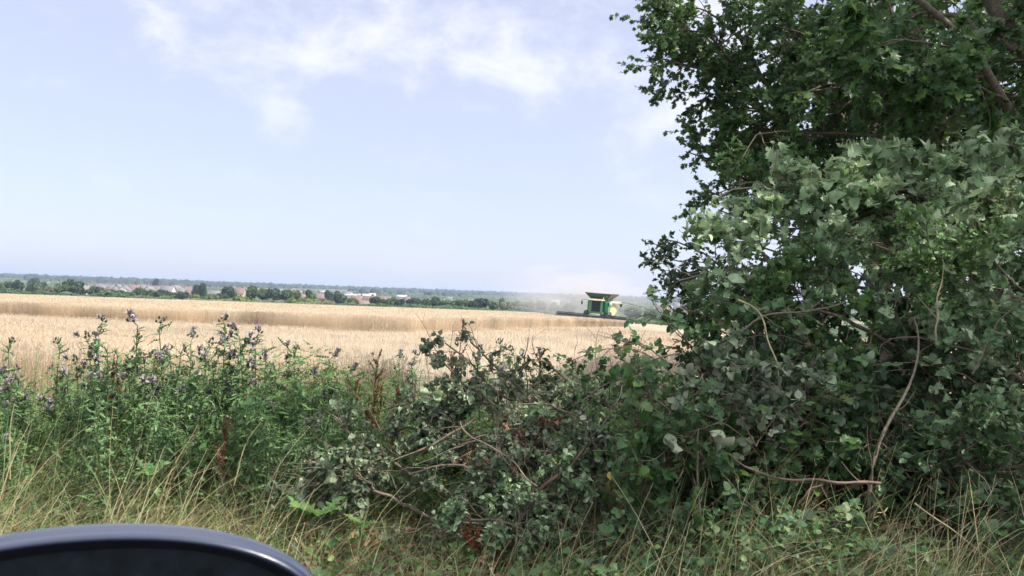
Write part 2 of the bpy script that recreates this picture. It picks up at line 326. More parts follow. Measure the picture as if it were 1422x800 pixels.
def mat_soil():
    m, nt = newmat('verge soil'); tx = N(nt, 'ShaderNodeTexCoord')
    a = N(nt, 'ShaderNodeTexNoise', inp={'Scale': 3.0, 'Detail': 8, 'Roughness': .7}); L(nt, tx.outputs['Object'], a.inputs['Vector'])
    c = ramp(nt, a.outputs['Fac'], [(.3, (.045, .035, .022)), (.5, (.10, .08, .045)), (.7, (.06, .075, .03))])
    p = N(nt, 'ShaderNodeBsdfPrincipled', inp={'Roughness': .95}); L(nt, c, p.inputs['Base Color'])
    b = N(nt, 'ShaderNodeBump', inp={'Strength': .6, 'Distance': .05}); L(nt, a.outputs['Fac'], b.inputs['Height']); L(nt, b.outputs[0], p.inputs['Normal'])
    o = N(nt, 'ShaderNodeOutputMaterial'); L(nt, p.outputs[0], o.inputs[0]); return m
def mat_straw(name, cols, sc, stretch, bump=.4):
    m, nt = newmat(name); tx = N(nt, 'ShaderNodeTexCoord')
    mp = N(nt, 'ShaderNodeMapping'); mp.inputs['Scale'].default_value = stretch; mp.inputs['Rotation'].default_value = (0, 0, R(-12)); L(nt, tx.outputs['Object'], mp.inputs[0])
    a = N(nt, 'ShaderNodeTexNoise', inp={'Scale': sc, 'Detail': 9, 'Roughness': .75}); L(nt, mp.outputs[0], a.inputs['Vector'])
    a2 = N(nt, 'ShaderNodeTexNoise', inp={'Scale': sc*.07, 'Detail': 4}); L(nt, mp.outputs[0], a2.inputs['Vector'])
    ad = N(nt, 'ShaderNodeMath', operation='MULTIPLY_ADD', inp={1: .6}); L(nt, a2.outputs['Fac'], ad.inputs[0])
    k = N(nt, 'ShaderNodeMath', operation='MULTIPLY', inp={1: .4}); L(nt, a.outputs['Fac'], k.inputs[0]); L(nt, k.outputs[0], ad.inputs[2])
    c = ramp(nt, ad.outputs[0], [(.36, cols[0]), (.5, cols[1]), (.62, cols[2])])
    p = N(nt, 'ShaderNodeBsdfPrincipled', inp={'Roughness': .85, 'Specular IOR Level': .2}); L(nt, c, p.inputs['Base Color'])
    b = N(nt, 'ShaderNodeBump', inp={'Strength': bump, 'Distance': .08}); L(nt, a.outputs['Fac'], b.inputs['Height']); L(nt, b.outputs[0], p.inputs['Normal'])
    o = N(nt, 'ShaderNodeOutputMaterial'); L(nt, p.outputs[0], o.inputs[0]); return m
def mat_meadow():
    m, nt = newmat('distant fields'); tx = N(nt, 'ShaderNodeTexCoord')
    v = N(nt, 'ShaderNodeTexVoronoi', inp={'Scale': .0045}); L(nt, tx.outputs['Object'], v.inputs['Vector'])
    sp = N(nt, 'ShaderNodeSeparateColor'); L(nt, v.outputs['Color'], sp.inputs[0])
    c = ramp(nt, sp.outputs[0], [(0, (.035, .06, .025)), (.5, (.055, .085, .035)), (.72, (.04, .07, .03)), (.9, (.22, .19, .10))])
    a = N(nt, 'ShaderNodeTexNoise', inp={'Scale': .06, 'Detail': 8}); L(nt, tx.outputs['Object'], a.inputs['Vector'])
    mr = N(nt, 'ShaderNodeMapRange', inp={1: .3, 2: .7, 3: .7, 4: 1.3}); L(nt, a.outputs['Fac'], mr.inputs[0])
    s = N(nt, 'ShaderNodeVectorMath', operation='SCALE'); L(nt, c, s.inputs[0]); L(nt, mr.outputs[0], s.inputs['Scale'])
    p = N(nt, 'ShaderNodeBsdfPrincipled', inp={'Roughness': .95, 'Specular IOR Level': .1}); L(nt, s.outputs[0], p.inputs['Base Color'])
    o = N(nt, 'ShaderNodeOutputMaterial'); L(nt, p.outputs[0], o.inputs[0]); return m
XF = 72
infield = lambda x, y: (y > 8) & (y < 258) & (x > -420) & (x < XF)
sheet('road', sx, ys, lambda x, y: (y > -4) & (y < 2.4), plain('asphalt', (.05, .05, .052), .85, var=.2, scale=3, bump=.3, bscale=120))
sheet('verge', sx, ys, lambda x, y: (y > 2.4) & (y < 8), mat_soil())
M_stub = mat_straw('stubble', [(.28, .225, .155), (.33, .27, .19), (.38, .31, .225)], 1.6, (1, .35, 1))
sheet('stubble_field', sx, ys, infield, M_stub)
sheet('ground', sx, ys, lambda x, y: (~infield(x, y)) & ~((y > -4) & (y < 8)), mat_meadow())

# ------------------------------------------------------------------ wheat (standing crop + stubble straws)
WALLX = [-300, -80, -28.5, -14, -11.5, -9, -6.7, -5, -2.8, 2.7, 9, 13, 15.5]
WALLY = [64, 50, 43, 41, 40.2, 38.9, 38.0, 38.6, 42, 59, 80, 95, 103]
def hline(x): return 112.0+(x-6.3)*(105-112.)/9.0
M_wtop = mat_straw('wheat canopy', [(.42, .34, .235), (.48, .40, .285), (.54, .45, .33)], 4.5, (1, .8, 1), .8)
def blades(g, rg, pos, h, wd, lean, bend, segs=4, var=None, az=None, tip=.08):
    n = len(pos); t = np.linspace(0, 1, segs+1)[None, :, None]
    if az is None: az = rg.uniform(0, 2*PI, n)
    ld = np.stack([np.cos(az), np.sin(az), np.zeros(n)], -1)[:, None]
    fa = rg.uniform(0, 2*PI, n); sdv = np.stack([np.cos(fa), np.sin(fa), np.zeros(n)], -1)[:, None]
    h = np.broadcast_to(h, (n,))[:, None, None]; le = np.broadcast_to(lean, (n,))[:, None, None]; be = np.broadcast_to(bend, (n,))[:, None, None]
    wd = np.broadcast_to(wd, (n,))[:, None, None]
    an = le+be*t                        # angle from vertical
    c = pos[:, None]+h*(ld*(t*np.sin(an*.75))+np.array([0, 0, 1.])*(t*np.cos(an*.75)))
    ww = wd*(1-(1-tip)*t**1.5)*.5
    v = np.stack([c-sdv*ww, c+sdv*ww], 2)
    f = grid_faces(segs+1, 2); F = (f[None]+(np.arange(n)*(segs+1)*2)[:, None, None]).reshape(-1, 4)
    if var is None: var = rg.uniform(0, 1, n)
    g.add(v.reshape(-1, 3), F, np.repeat(var, len(f)))
    return c[:, -1]
def ears(g, rg, tip, sc, ln=.085, var=None):
    n = len(tip); az = rg.uniform(0, 2*PI, n); dr = nrm(np.stack([np.cos(az)*.5, np.sin(az)*.5, rg.uniform(-.3, 1, n)], -1))
    fa = rg.uniform(0, 2*PI, n); sv = np.stack([np.cos(fa), np.sin(fa), rg.uniform(-.4, .4, n)], -1)
    sc = np.broadcast_to(sc, (n,))[:, None]; ln_ = ln*np.sqrt(sc)
    a = tip; m_ = tip+dr*ln_*.45; b = tip+dr*ln_; wv = sv*.0075*sc
    v = np.stack([a, m_-wv, b, m_+wv], 1)
    F = np.arange(n*4).reshape(n, 4)
    g.add(v.reshape(-1, 3), F, rg.uniform(0, 1, n) if var is None else var)
WH = .66
def wheat_block(name, x0, x1, ylo, yhi, nx, ny, label, seed, edges='near', dens=1.0):
    rg = rng(seed); g = Geo()
    X = np.linspace(x0, x1, nx); lo = ylo(X)+.25; hi = yhi(X)-.1
    tt = np.linspace(0, 1, ny)**2.2
    Y = lo[None]+(hi-lo)[None]*tt[:, None]; XX = np.broadcast_to(X, Y.shape)
    Z = gz(XX, Y)+(WH-.12)*(1-.97*(1-sm(0, 1.6 if ylo(np.array([0.]))[0] < 9 else 3.2, Y-lo[None])**.8))+vnoise(XX, Y, .8, 3)*.02+vnoise(XX, Y, 5, 8)*.03+rg.normal(size=Y.shape)*.012
    v = np.stack([XX, Y, Z], -1).reshape(-1, 3); g.add(v, grid_faces(ny, nx), .5, 1)
    for row in ((XX[-1], Y[-1]),):
        zt = gz(*row)+WH-.10; vb = np.stack([row[0], row[1], gz(*row)-.02], -1); vt = np.stack([row[0], row[1], zt], -1)
        g.add(np.concatenate([vb, vt]), grid_faces(2, nx), .5, 1)
    # stalks
    def put(px_, py_, full, sc, tilt=.12):
        n = len(px_); zz = gz(px_, py_)
        h = WH*rg.uniform(.86, 1.08, n)*(1+.06*vnoise(px_, py_, 1.7, 9))
        base = np.stack([px_, py_, zz if full else zz+WH-.28], -1)
        hh = h if full else np.maximum(h-(WH-.28), .1)
        tip = blades(g, rg, base, hh, .0055*sc, rg.normal(0, tilt, n), rg.normal(0, .2, n), 2, tip=.6, az=rg.uniform(0, 6.28, n))
        ears(g, rg, tip, sc*1.05)
    def sample(n):
        xs_ = rg.uniform(x0, x1, n); a = ylo(xs_); b = yhi(xs_)
        return xs_, a, b
    return g, put, sample, rg
def rej(xs_, ys_, m=.74): return np.abs(xs_) < ys_*m+3
# far standing block
fl = lambda x: np.interp(x, WALLX, WALLY)
g, put, sample, rg = wheat_block('w', -300, 6.2, fl, lambda x: np.full_like(x, 256.), 420, 90, '', 11)
# band along the cut face
n = 42000; x = rg.uniform(-52, 6.2, n); y = fl(x)+rg.exponential(1.1, n)+vnoise(x, x*.3, 1.1, 2)*.25; put(x, y, True, np.maximum(1, y/26), .16)
n = 110000; x = rg.uniform(-75, 6.2, n); y = 36+rg.power(1.2, n)*60; k = (y > fl(x)+1.2) & rej(x, y); put(x[k], y[k], False, np.maximum(1, y[k]/20))
n = 70000; x = rg.uniform(-120, 6.2, n); y = rg.uniform(90, 175, n); k = (y > fl(x)) & rej(x, y); put(x[k], y[k], False, y[k]/22)
xb = np.linspace(6.2, 15.2, 30); lo = fl(xb)+.2; hi = hline(xb)-.4
Y = lo[None]+(hi-lo)[None]*np.linspace(0, 1, 14)[:, None]; XX = np.broadcast_to(xb, Y.shape); Z = gz(XX, Y)+WH-.1
g.add(np.stack([XX, Y, Z], -1).reshape(-1, 3), grid_faces(14, 30), .5, 1)
vb = np.stack([xb, lo, gz(xb, lo)], -1); vt = vb+np.array([0, 0, WH-.1]); g.add(np.concatenate([vb, vt]), grid_faces(2, 30), .5, 1)
n = 16000; x = rg.uniform(6.2, 15.2, n); y = fl(x)+rg.exponential(.8, n); put(x, y, True, 4.0, .08)
n = 14000; x = rg.uniform(6.2, 15.2, n); y = rg.uniform(60, 112, n); k = (y > fl(x)) & (y < hline(x)-.3); put(x[k], y[k], False, 4.2)
o = g.build('standing_wheat', [M_wheat, M_wtop]); tag(o, 'large uncut block of ripe golden wheat in front of the combine harvester', 'wheat crop', kind='stuff')
# near strip left
nl = lambda x: np.interp(x, [-60, -11.5, -6, -2.4, -1.0], [44, 18, 14, 10.6, 8.5])
g, put, sample, rg = wheat_block('w', -60, -1.0, lambda x: np.full_like(x, 8.3), nl, 160, 40, '', 12)
n = 150000; y = 8.2+rg.uniform(0, 1, n)**1.7*28; x = -rg.uniform(1, 1, n)*0-rg.uniform(1.0, 30, n); k = (y < nl(x)) & rej(x, y, .72); put(x[k], y[k], True, np.maximum(1, y[k]/12))
o = g.build('standing_wheat', [M_wheat, M_wtop]); tag(o, 'near strip of ripe wheat behind the thistles on the left', 'wheat crop', kind='stuff')
# near strip right
nr = lambda x: np.interp(x, [.6, 1.2, 3, 8, 40], [9.6, 11.5, 19, 26, 34])
nl0 = lambda x: np.interp(x, [.6, 2, 3.5, 40], [8.3, 8.5, 12, 14])
g, put, sample, rg = wheat_block('w', .6, 40, nl0, nr, 120, 40, '', 13)
n = 90000; y = 8.2+rg.uniform(0, 1, n)**1.4*20; x = rg.uniform(.6, 14, n); k = (y > nl0(x)) & (y < nr(x)); put(x[k], y[k], True, np.maximum(1, y[k]/12))
o = g.build('standing_wheat', [M_wheat, M_wtop]); tag(o, 'corner of uncut wheat shaded by the hedge behind the bramble sprays', 'wheat crop', kind='stuff')
# stubble straws in rows
rg = rng(15); g = Geo()
n = 90000; y = 8.2+rg.power(1.1, n)*70; x = rg.uniform(-1, 1, n)*(y*.62+2); x = np.round(x/.16)*.16+rg.normal(0, .02, n)
k = (y < fl(x)) & ~((x < -1) & (y < nl(x))) & ~((x > .6) & (y < nr(x)) & (y > nl0(x))); x = x[k]; y = y[k]; sc = np.maximum(1, y/14)
blades(g, rg, np.stack([x, y, gz(x, y)], -1), rg.uniform(.08, .18, len(x)), .006*sc, rg.normal(0, .3, len(x)), .2, 1, tip=.8)
n = 26000; y = 8.2+rg.power(1.1, n)*50; x = rg.uniform(-1, 1, n)*(y*.62+2); k = (y < fl(x)) & ~((x < -1) & (y < nl(x))) & ~((x > .6) & (y < nr(x)) & (y > nl0(x))); x = x[k]; y = y[k]
blades(g, rg, np.stack([x, y, gz(x, y)+.05], -1), rg.uniform(.1, .35, len(x)), .007*np.maximum(1, y/14), 1.75, rg.normal(0, .3, len(x)), 1, tip=.8)
o = g.build('cut_straw', [M_wheat]); tag(o, 'short wheat stubble and loose straw in the cut swath', 'stubble', kind='stuff')

# ------------------------------------------------------------------ distant woods, trees, hedges
MF = 0
M_far = [leafmat('far crown green', [(.06, .10, .045), (.085, .13, .05), (.05, .08, .04)], None, rough=.7, tr=.2, noise=.5),
         leafmat('far crown dark', [(.035, .06, .035), (.05, .08, .04), (.03, .05, .03)], None, rough=.7, tr=.15, noise=.5),
         leafmat('far crown light', [(.12, .17, .04), (.16, .21, .05), (.10, .14, .04)], None, rough=.7, tr=.2, noise=.5),
         leafmat('far crown olive', [(.11, .125, .06), (.14, .15, .07), (.09, .11, .05)], None, rough=.7, tr=.15, noise=.5)]
def crown_mesh(rg, rx, rz, zc, nlobe, nq, size, name, mat, flat=.55):
    g = Geo()
    c = rg.normal(size=(nlobe, 3)); c = nrm(c)*rg.uniform(.25, .75, (nlobe, 1)); c[:, 2] = c[:, 2]*.8
    cen = c*np.array([rx, rx, rz])+np.array([0, 0, zc]); lr = rg.uniform(.32, .55, nlobe)
    li = rg.integers(0, nlobe, nq); d = nrm(rg.normal(size=(nq, 3))+np.array([0, 0, .25])); rr = rg.uniform(.75, 1.08, nq)
    p = cen[li]+d*(lr[li]*rr)[:, None]*np.array([rx, rx, rz*.9])
    up = nrm(d+rg.normal(size=d.shape)*.5); t = nrm(np.cross(up, rg.normal(size=d.shape)))
    leaves(g, rg, T_IVY, p-t*size*.5, t, up, rg.uniform(.6, 1.3, nq)*size, (.1, .5), (.0, .3), .05)
    # inner mass so that the crown is not see-through everywhere
    q = 260; d2 = nrm(rg.normal(size=(q, 3))); p2 = cen[rg.integers(0, nlobe, q)]+d2*np.array([rx, rx, rz])*.26
    t2 = nrm(np.cross(d2, rg.normal(size=d2.shape))); leaves(g, rg, T_IVY, p2-t2*size, t2, d2, size*2.2, (.1, .4), (0, .2), .03)
    return g.build(name, mat)
def trunk_mesh(h, r, name='trunk', seed=0, spread=1.6):
    rg = rng(seed); g = Geo()
    z = np.linspace(-.4, h, 7); pl = np.stack([np.sin(z*.4+seed)*.12, np.cos(z*.5+seed)*.1, z], -1)[None]
    tubes(g, pl, (r*np.linspace(1.25, .6, 7))[None], 8)
    k = 5; limbs, lr = spawn(rg, pl, (r*np.linspace(1.25, .6, 7))[None], k, (spread, spread*1.6), (25, 55), 0, .2, 6, .55, .6, .3)
    tubes(g, limbs, lr, 5)
    return g
FT = []
def far_proto(i):
    rg = rng(100+i)
    kind = [(3.6, 3.9, 6.4, 0), (3.2, 3.6, 5.8, 1), (4.2, 3.6, 6.0, 0), (2.8, 5.0, 7.5, 1), (3.6, 3.2, 5.2, 3)][i % 5]
    rx, rz, zc, mk = kind
    return rx, rz, zc, mk
def far_tree(px, ytop, wpx, d, mk, name, label, cat='tree', group=None, bush=False, seed=0):
    """tree standing at depth d whose top reaches ytop; built once per call with its own crown"""
    top = P(px, ytop, d); x = top[0]; z0 = float(gz(x, d)); h = max(top[2]-z0, 2.0); rx = wpx/FPX*d/2
    rg = rng(300+seed)
    root = empty(name, (x, d, z0)); tag(root, label, cat, group)
    if bush: rz = h*.52; zc = h*.48
    else: rz = h*.42; zc = h*.58
    sz = .018*d/5+.35
    cm_ = crown_mesh(rg, rx*1.02, rz, zc, 9 if not bush else 7, int(520+26*rx*rz), sz*.75, 'crown', M_far[mk]); cm_.parent = root
    tg = trunk_mesh(h*.55, max(.12, h*.028), seed=seed, spread=h*.15); tr_ = tg.build('trunk', M_bark); tr_.parent = root
    return root
POSW = lambda px: ('far left', 'left', 'centre-left', 'centre', 'centre-right', 'right')[min(5, int(px/150))]
TREES = [ # px, ytop, width px, depth, kind(0 green 1 dark 2 light 3 olive), bush, label
 (4, 388, 30, 330, 0, 0, 'dull green tree at the extreme left edge of the skyline'),
 (27, 387, 17, 320, 1, 0, 'dark round-headed tree, second from the left edge beyond the wheat'),
 (45, 393, 24, 330, 0, 0, 'broad low green tree right of the dark round-headed tree at the far left'),
 (61, 390, 13, 420, 1, 0, 'small dark tree on the rise behind the low trees at the far left'),
 (48, 385, 16, 700, 1, 0, 'distant dark tree breaking the far-left wooded skyline'),
 (70, 398, 20, 315, 3, 0, 'pale olive bush left of the big twin oak'),
 (86, 389, 20, 300, 0, 0, 'left crown of the big tree pair at the left end of the town'),
 (101, 387, 26, 305, 1, 0, 'darker right crown of the big tree pair at the left end of the town'),
 (112, 399, 14, 300, 1, 0, 'low dark tree tucked under the right side of the big pair'),
 (134, 397, 24, 330, 1, 0, 'dark spreading tree in front of the first grey roofs'),
 (149, 402, 15, 320, 3, 0, 'small olive tree right of the dark spreading tree'),
 (166, 403, 18, 320, 0, 0, 'low green tree below the white gables'),
 (180, 405, 16, 315, 0, 1, 'low green bush left of the solid green tree'),
 (196, 399, 19, 300, 0, 0, 'solid green tree in front of the grey-roofed houses'),
 (209, 402, 13, 305, 3, 0, 'thin yellowish tree between two dark rounded trees'),
 (227, 402, 23, 290, 1, 0, 'dark ball-shaped tree in front of the white-walled house'),
 (216, 387, 6, 900, 1, 0, 'tiny lone tree sticking up above the skyline over the town'),
 (241, 407, 12, 330, 0, 0, 'small green tree right of the ball-shaped tree'),
 (253, 405, 17, 320, 1, 0, 'dark low tree before the red brick terrace'),
 (272, 410, 20, 285, 2, 1, 'bright green bush at the field edge, leftmost of the bright ones'),
 (290, 409, 30, 285, 3, 1, 'wide olive bush at the field edge beside the bright green bush'),
 (282, 391, 16, 420, 1, 0, 'tall dark tree rising right of the brick terrace'),
 (273, 395, 10, 460, 1, 0, 'small dark tree leaning against the tall dark one by the brick terrace'),
 (308, 408, 18, 300, 1, 0, 'dark green tree right of the wide olive bush'),
 (319, 397, 22, 330, 1, 0, 'tall dark tree left of the yellow-brick house'),
 (336, 411, 21, 285, 2, 1, 'small bright green bush under the yellow-brick house'),
 (350, 394, 17, 320, 0, 0, 'left end tree of the tall grove left of centre'),
 (365, 397, 22, 315, 0, 0, 'second tree of the tall grove left of centre'),
 (381, 397, 24, 310, 1, 0, 'broadest darkest tree in the middle of the tall grove left of centre'),
 (397, 398, 20, 312, 0, 0, 'fourth tree of the tall grove left of centre'),
 (410, 401, 16, 330, 3, 0, 'pale right end tree of the tall grove left of centre'),
 (430, 403, 17, 340, 0, 0, 'grey-green tree standing alone behind the pale bushes'),
 (412, 416, 28, 280, 2, 1, 'wide pale green bush at the field edge below the tall grove'),
 (436, 415, 24, 282, 2, 1, 'second pale green bush right of the wide one at the field edge'),
 (452, 417, 18, 285, 3, 1, 'low olive bush ending the row of pale bushes'),
 (457, 402, 11, 520, 1, 0, 'dark narrow tree in front of the white flat-roofed buildings'),
 (470, 403, 16, 500, 1, 0, 'dark bushy tree between the white buildings'),
 (474, 408, 22, 320, 1, 0, 'dark full tree left of the long brick terrace'),
 (489, 413, 15, 300, 3, 0, 'greyish low tree against the long brick terrace'),
 (521, 411, 15, 300, 0, 0, 'round green tree at the right end of the brick terrace'),
 (534, 415, 12, 305, 0, 0, 'little green tree next to the round green one'),
 (546, 410, 15, 360, 0, 0, 'upright green tree before cream buildings'),
 (556, 414, 14, 330, 1, 0, 'short dark tree right of the upright green one'),
 (573, 413, 24, 310, 1, 0, 'wide dark tree, first of the unbroken tree line'),
 (592, 415, 16, 305, 0, 0, 'narrow green tree in the tree line right of the wide dark one'),
 (604, 412, 22, 320, 1, 0, 'dark domed tree in the middle of the tree line'),
 (622, 416, 20, 310, 0, 0, 'lower green tree after the dark domed one'),
 (641, 412, 24, 315, 0, 0, 'big green tree with a ragged top in the tree line'),
 (656, 417, 14, 305, 1, 0, 'small dark tree below the ragged-topped one'),
 (670, 412, 22, 318, 1, 0, 'dark tree right of the ragged-topped one'),
 (686, 417, 18, 310, 0, 0, 'green tree where the tree line starts to thin'),
 (699, 412, 12, 420, 1, 0, 'dark far tree showing over the tree line'),
 (703, 418, 20, 312, 3, 0, 'olive tree in the tree line left of the dust'),
 (719, 417, 18, 320, 0, 0, 'hazy green tree at the edge of the dust'),
 (735, 419, 20, 315, 0, 0, 'hazy grey-green tree within the dust left of the combine'),
 (752, 417, 18, 320, 1, 0, 'dusty dark tree left of the header'),
 (770, 421, 20, 315, 0, 0, 'dusty green tree behind the left tip of the header'),
 (790, 422, 22, 320, 0, 0, 'faint tree behind the dust just left of the combine cab'),
 (878, 424, 22, 330, 0, 0, 'faint tree right of the combine in the dust'),
 (902, 427, 20, 330, 0, 0, 'hazy tree seen through the bramble sprays'),
 (948, 432, 18, 320, 0, 0, 'grey-green tree left of the white shed'),
 (990, 434, 20, 300, 1, 0, 'dark tree just right of the white shed'),
]
for i, t in enumerate(TREES):
    far_tree(t[0], t[1], t[2], t[3], t[4], 'bush' if t[5] else 'broadleaf_tree', t[6], 'bush' if t[5] else 'tree', 'trees and bushes beyond the wheat field', bool(t[5]), i)
# hedges along the far field edge
def far_hedge(x0, x1, d, h, mk, label, seed):
    rg = rng(seed); g = Geo(); Ln = x1-x0; n = int(Ln*26)
    x = rg.uniform(x0, x1, n); hh = h*(.75+1.0*np.clip(vnoise(x, x*0, 7, seed), -.4, 1)+.3*vnoise(x, x*0, 1.7, seed)); th = rg.uniform(0, PI, n)
    y = d+np.cos(th)*1.3; z = gz(x, np.full(n, d))+np.maximum(.05, np.sin(th))*hh
    p = np.stack([x, y, z], -1); up = nrm(np.stack([rg.normal(0, .3, n), np.cos(th), np.sin(th)+.1], -1)); t_ = nrm(np.cross(up, rg.normal(size=p.shape)))
    leaves(g, rg, T_IVY, p-t_*.4, t_, up, rg.uniform(.6, 1.3, n), (.1, .5), (0, .3), .05)
    o = g.build('hedge', M_far[mk]); tag(o, label, 'hedge')
far_hedge(-190, -118, 272, 1.7, 0, 'low hedge along the far edge of the wheat at the far left', 61)
far_hedge(-118, -60, 270, 1.4, 3, 'low olive hedge along the field edge below the grey-roofed houses', 62)
far_hedge(-60, 20, 270, 1.5, 0, 'hedge along the far field edge below the tree line', 63)
far_hedge(24, 74, 262, 1.5, 0, 'hedge at the bottom of the field right of the combine', 64)
# far woodland on the hills
rg = rng(70); g = Geo()
n = 9000; y = rg.uniform(1250, 3300, n); x = rg.uniform(-.78, .55, n)*y
keep = (vnoise(x, y, 260, 6)+sm(1500, 2500, y)*1.1 > .12); x = x[keep]; y = y[keep]; n = len(x)
oc = nrm(np.array([(1, 0, 0), (0, 1, 0), (-1, 0, 0), (0, -1, 0), (.7, .7, .75), (-.7, .7, .75), (-.7, -.7, .75), (.7, -.7, .75), (0, 0, 1.2)], float))
oc = oc*np.array([1, 1, 1]); of = [(0, 4, 3, 3), (0, 4, 7, 3)]
OF = np.array([(0, 1, 4), (1, 2, 5), (2, 3, 6), (3, 0, 7), (4, 1, 5), (5, 2, 6), (6, 3, 7), (7, 0, 4), (4, 5, 8), (5, 6, 8), (6, 7, 8), (7, 4, 8)])
s_ = rg.uniform(5, 10, (n, 1, 1)); V = oc[None]*s_*rg.uniform(.7, 1.3, (n, 9, 1))*np.array([1, 1, .95])+np.stack([x, y, gz(x, y)+1.0], -1)[:, None]
g.add(V.reshape(-1, 3), (OF[None]+(np.arange(n)*9)[:, None, None]).reshape(-1, 3), np.repeat(rg.uniform(0, 1, n), len(OF)))
o = g.build('woodland', leafmat('distant woodland', [(.016, .030, .022), (.025, .042, .026), (.013, .024, .02)], None, rough=.8, tr=0)); tag(o, 'wooded low hills along the horizon behind the town', 'woodland', kind='stuff')
# scrub clumps among the town
rg = rng(71); g = Geo()
n = 1500; y = rg.uniform(420, 1300, n); x = rg.uniform(-.74, .45, n)*y; k = vnoise(x, y, 60, 3) > -.15; x = x[k]; y = y[k]; n = len(x)
for _ in range(5):
    p = np.stack([x, y, gz(x, y)+1], -1)+rg.normal(size=(n, 3))*np.array([2.2, 2.2, .9]); s_ = rg.uniform(1.0, 2.2, (n, 1, 1))
    V = oc[None]*s_*rg.uniform(.6, 1.4, (n, 9, 1))+p[:, None]
    g.add(V.reshape(-1, 3), (OF[None]+(np.arange(n)*9)[:, None, None]).reshape(-1, 3), np.repeat(rg.uniform(0, 1, n), len(OF)))
o = g.build('garden_scrub', M_far[0]); tag(o, 'bushes and garden greenery between the distant houses', 'shrubbery', kind='stuff')

# ------------------------------------------------------------------ distant houses
M_render = plain('white render', (.62, .61, .58), .8, var=.05, scale=1)
M_brick = plain('red brick wall', (.27, .18, .15), .85, var=.2, scale=3)
M_buff = plain('buff brick wall', (.42, .34, .25), .85, var=.15, scale=3)
M_slate = plain('grey tiled roof', (.20, .18, .18), .75, var=.2, scale=2)
M_tile = plain('red tiled roof', (.20, .145, .125), .8, var=.2, scale=2)
M_tileb = plain('brown tiled roof', (.22, .15, .13), .8, var=.2, scale=2)
M_pale = plain('pale metal roof', (.52, .52, .52), .5, var=.05, scale=1)
M_pane = plain('dark window pane', (.05, .06, .08), .15, spec=.6, var=.1)
def boxg(g, c, s, var=0):
    c = np.array(c, float); s = np.array(s, float)/2
    v = np.array([(x, y, z) for z in (-1, 1) for y in (-1, 1) for x in (-1, 1)])*s+c
    g.add(v, np.array([(0, 2, 3, 1), (4, 5, 7, 6), (0, 1, 5, 4), (2, 6, 7, 3), (0, 4, 6, 2), (1, 3, 7, 5)]), var)
def house(px, pytop, wpx, d, wall, roof, label, rz=0, ratio=.55, wallh=.58, cat='house', name='house', group='houses of the distant town', windows=True, chim=True, depth=None, nwin=None):
    top = P(px, pytop, d); x = top[0]; z0 = float(gz(x, d)); W_ = wpx/FPX*d; h = max(top[2]-z0, 3.2); D = depth or 8.0
    h = min(h, 11.5); z0 = top[2]-h
    root = empty(name, (x, d, z0), R(rz)); tag(root, label, cat, group)
    wh = h*wallh if roof != M_pale else h*.8
    g = Geo(); w2 = W_/2; d2 = D/2
    # walls with gable ends (ridge along local x)
    v = np.array([(-w2, -d2, -2), (w2, -d2, -2), (w2, d2, -2), (-w2, d2, -2), (-w2, -d2, wh), (w2, -d2, wh), (w2, d2, wh), (-w2, d2, wh), (-w2, 0, h-.15), (w2, 0, h-.15)])
    g.add(v, np.array([(0, 1, 5, 4), (2, 3, 7, 6), (1, 2, 6, 5), (3, 0, 4, 7)])); g.add(v, np.array([(5, 6, 9), (7, 4, 8)]))
    g.build('wall', wall, root)
    g = Geo(); ov = .35; t_ = .18; sl_ = (h-wh)/d2
    for s in (-1, 1):
        a = np.array([(-w2-ov, s*(d2+ov), wh-ov*sl_), (w2+ov, s*(d2+ov), wh-ov*sl_), (w2+ov, 0, h), (-w2-ov, 0, h)]); b = a+np.array([0, 0, t_])
        g.add(np.concatenate([a, b]), np.array([(0, 1, 2, 3), (4, 5, 6, 7), (0, 1, 5, 4), (1, 2, 6, 5), (3, 0, 4, 7)]))
    ro = g.build('roof', roof, root)
    if chim:
        for k in ((-.32, .3) if W_ > 14 else (.3,)):
            g = Geo(); boxg(g, (k*W_, 0, h+.45), (.9, .7, 1.5)); boxg(g, (k*W_, 0, h+1.28), (1.05, .85, .16)); boxg(g, (k*W_-.2, 0, h+1.5), (.22, .22, .3)); boxg(g, (k*W_+.2, 0, h+1.5), (.22, .22, .3))
            g.build('chimney', M_brick if wall != M_render else M_tileb, root)
    if windows:
        nw = nwin or max(2, int(W_/4))
        for row in ((.28, .72) if wh > 4.4 else (.55,)):
            for k in range(nw):
                wx = -w2+(k+.5)*W_/nw
                g = Geo(); boxg(g, (wx, -d2-.03, row*wh), (1.35, .12, 1.15)); f_ = g.build('window', M_render, root)
                g = Geo(); boxg(g, (wx, -d2-.10, row*wh), (1.15, .05, .95)); g.build('pane', M_pane, f_)
        if wh > 3:
            g = Geo(); boxg(g, (-w2+.5*W_/nw+ (W_/nw*.5 if nw > 1 else 1.3), -d2-.04, 1.0), (.95, .1, 2.0)); g.build('door', M_tileb, root)
    return root
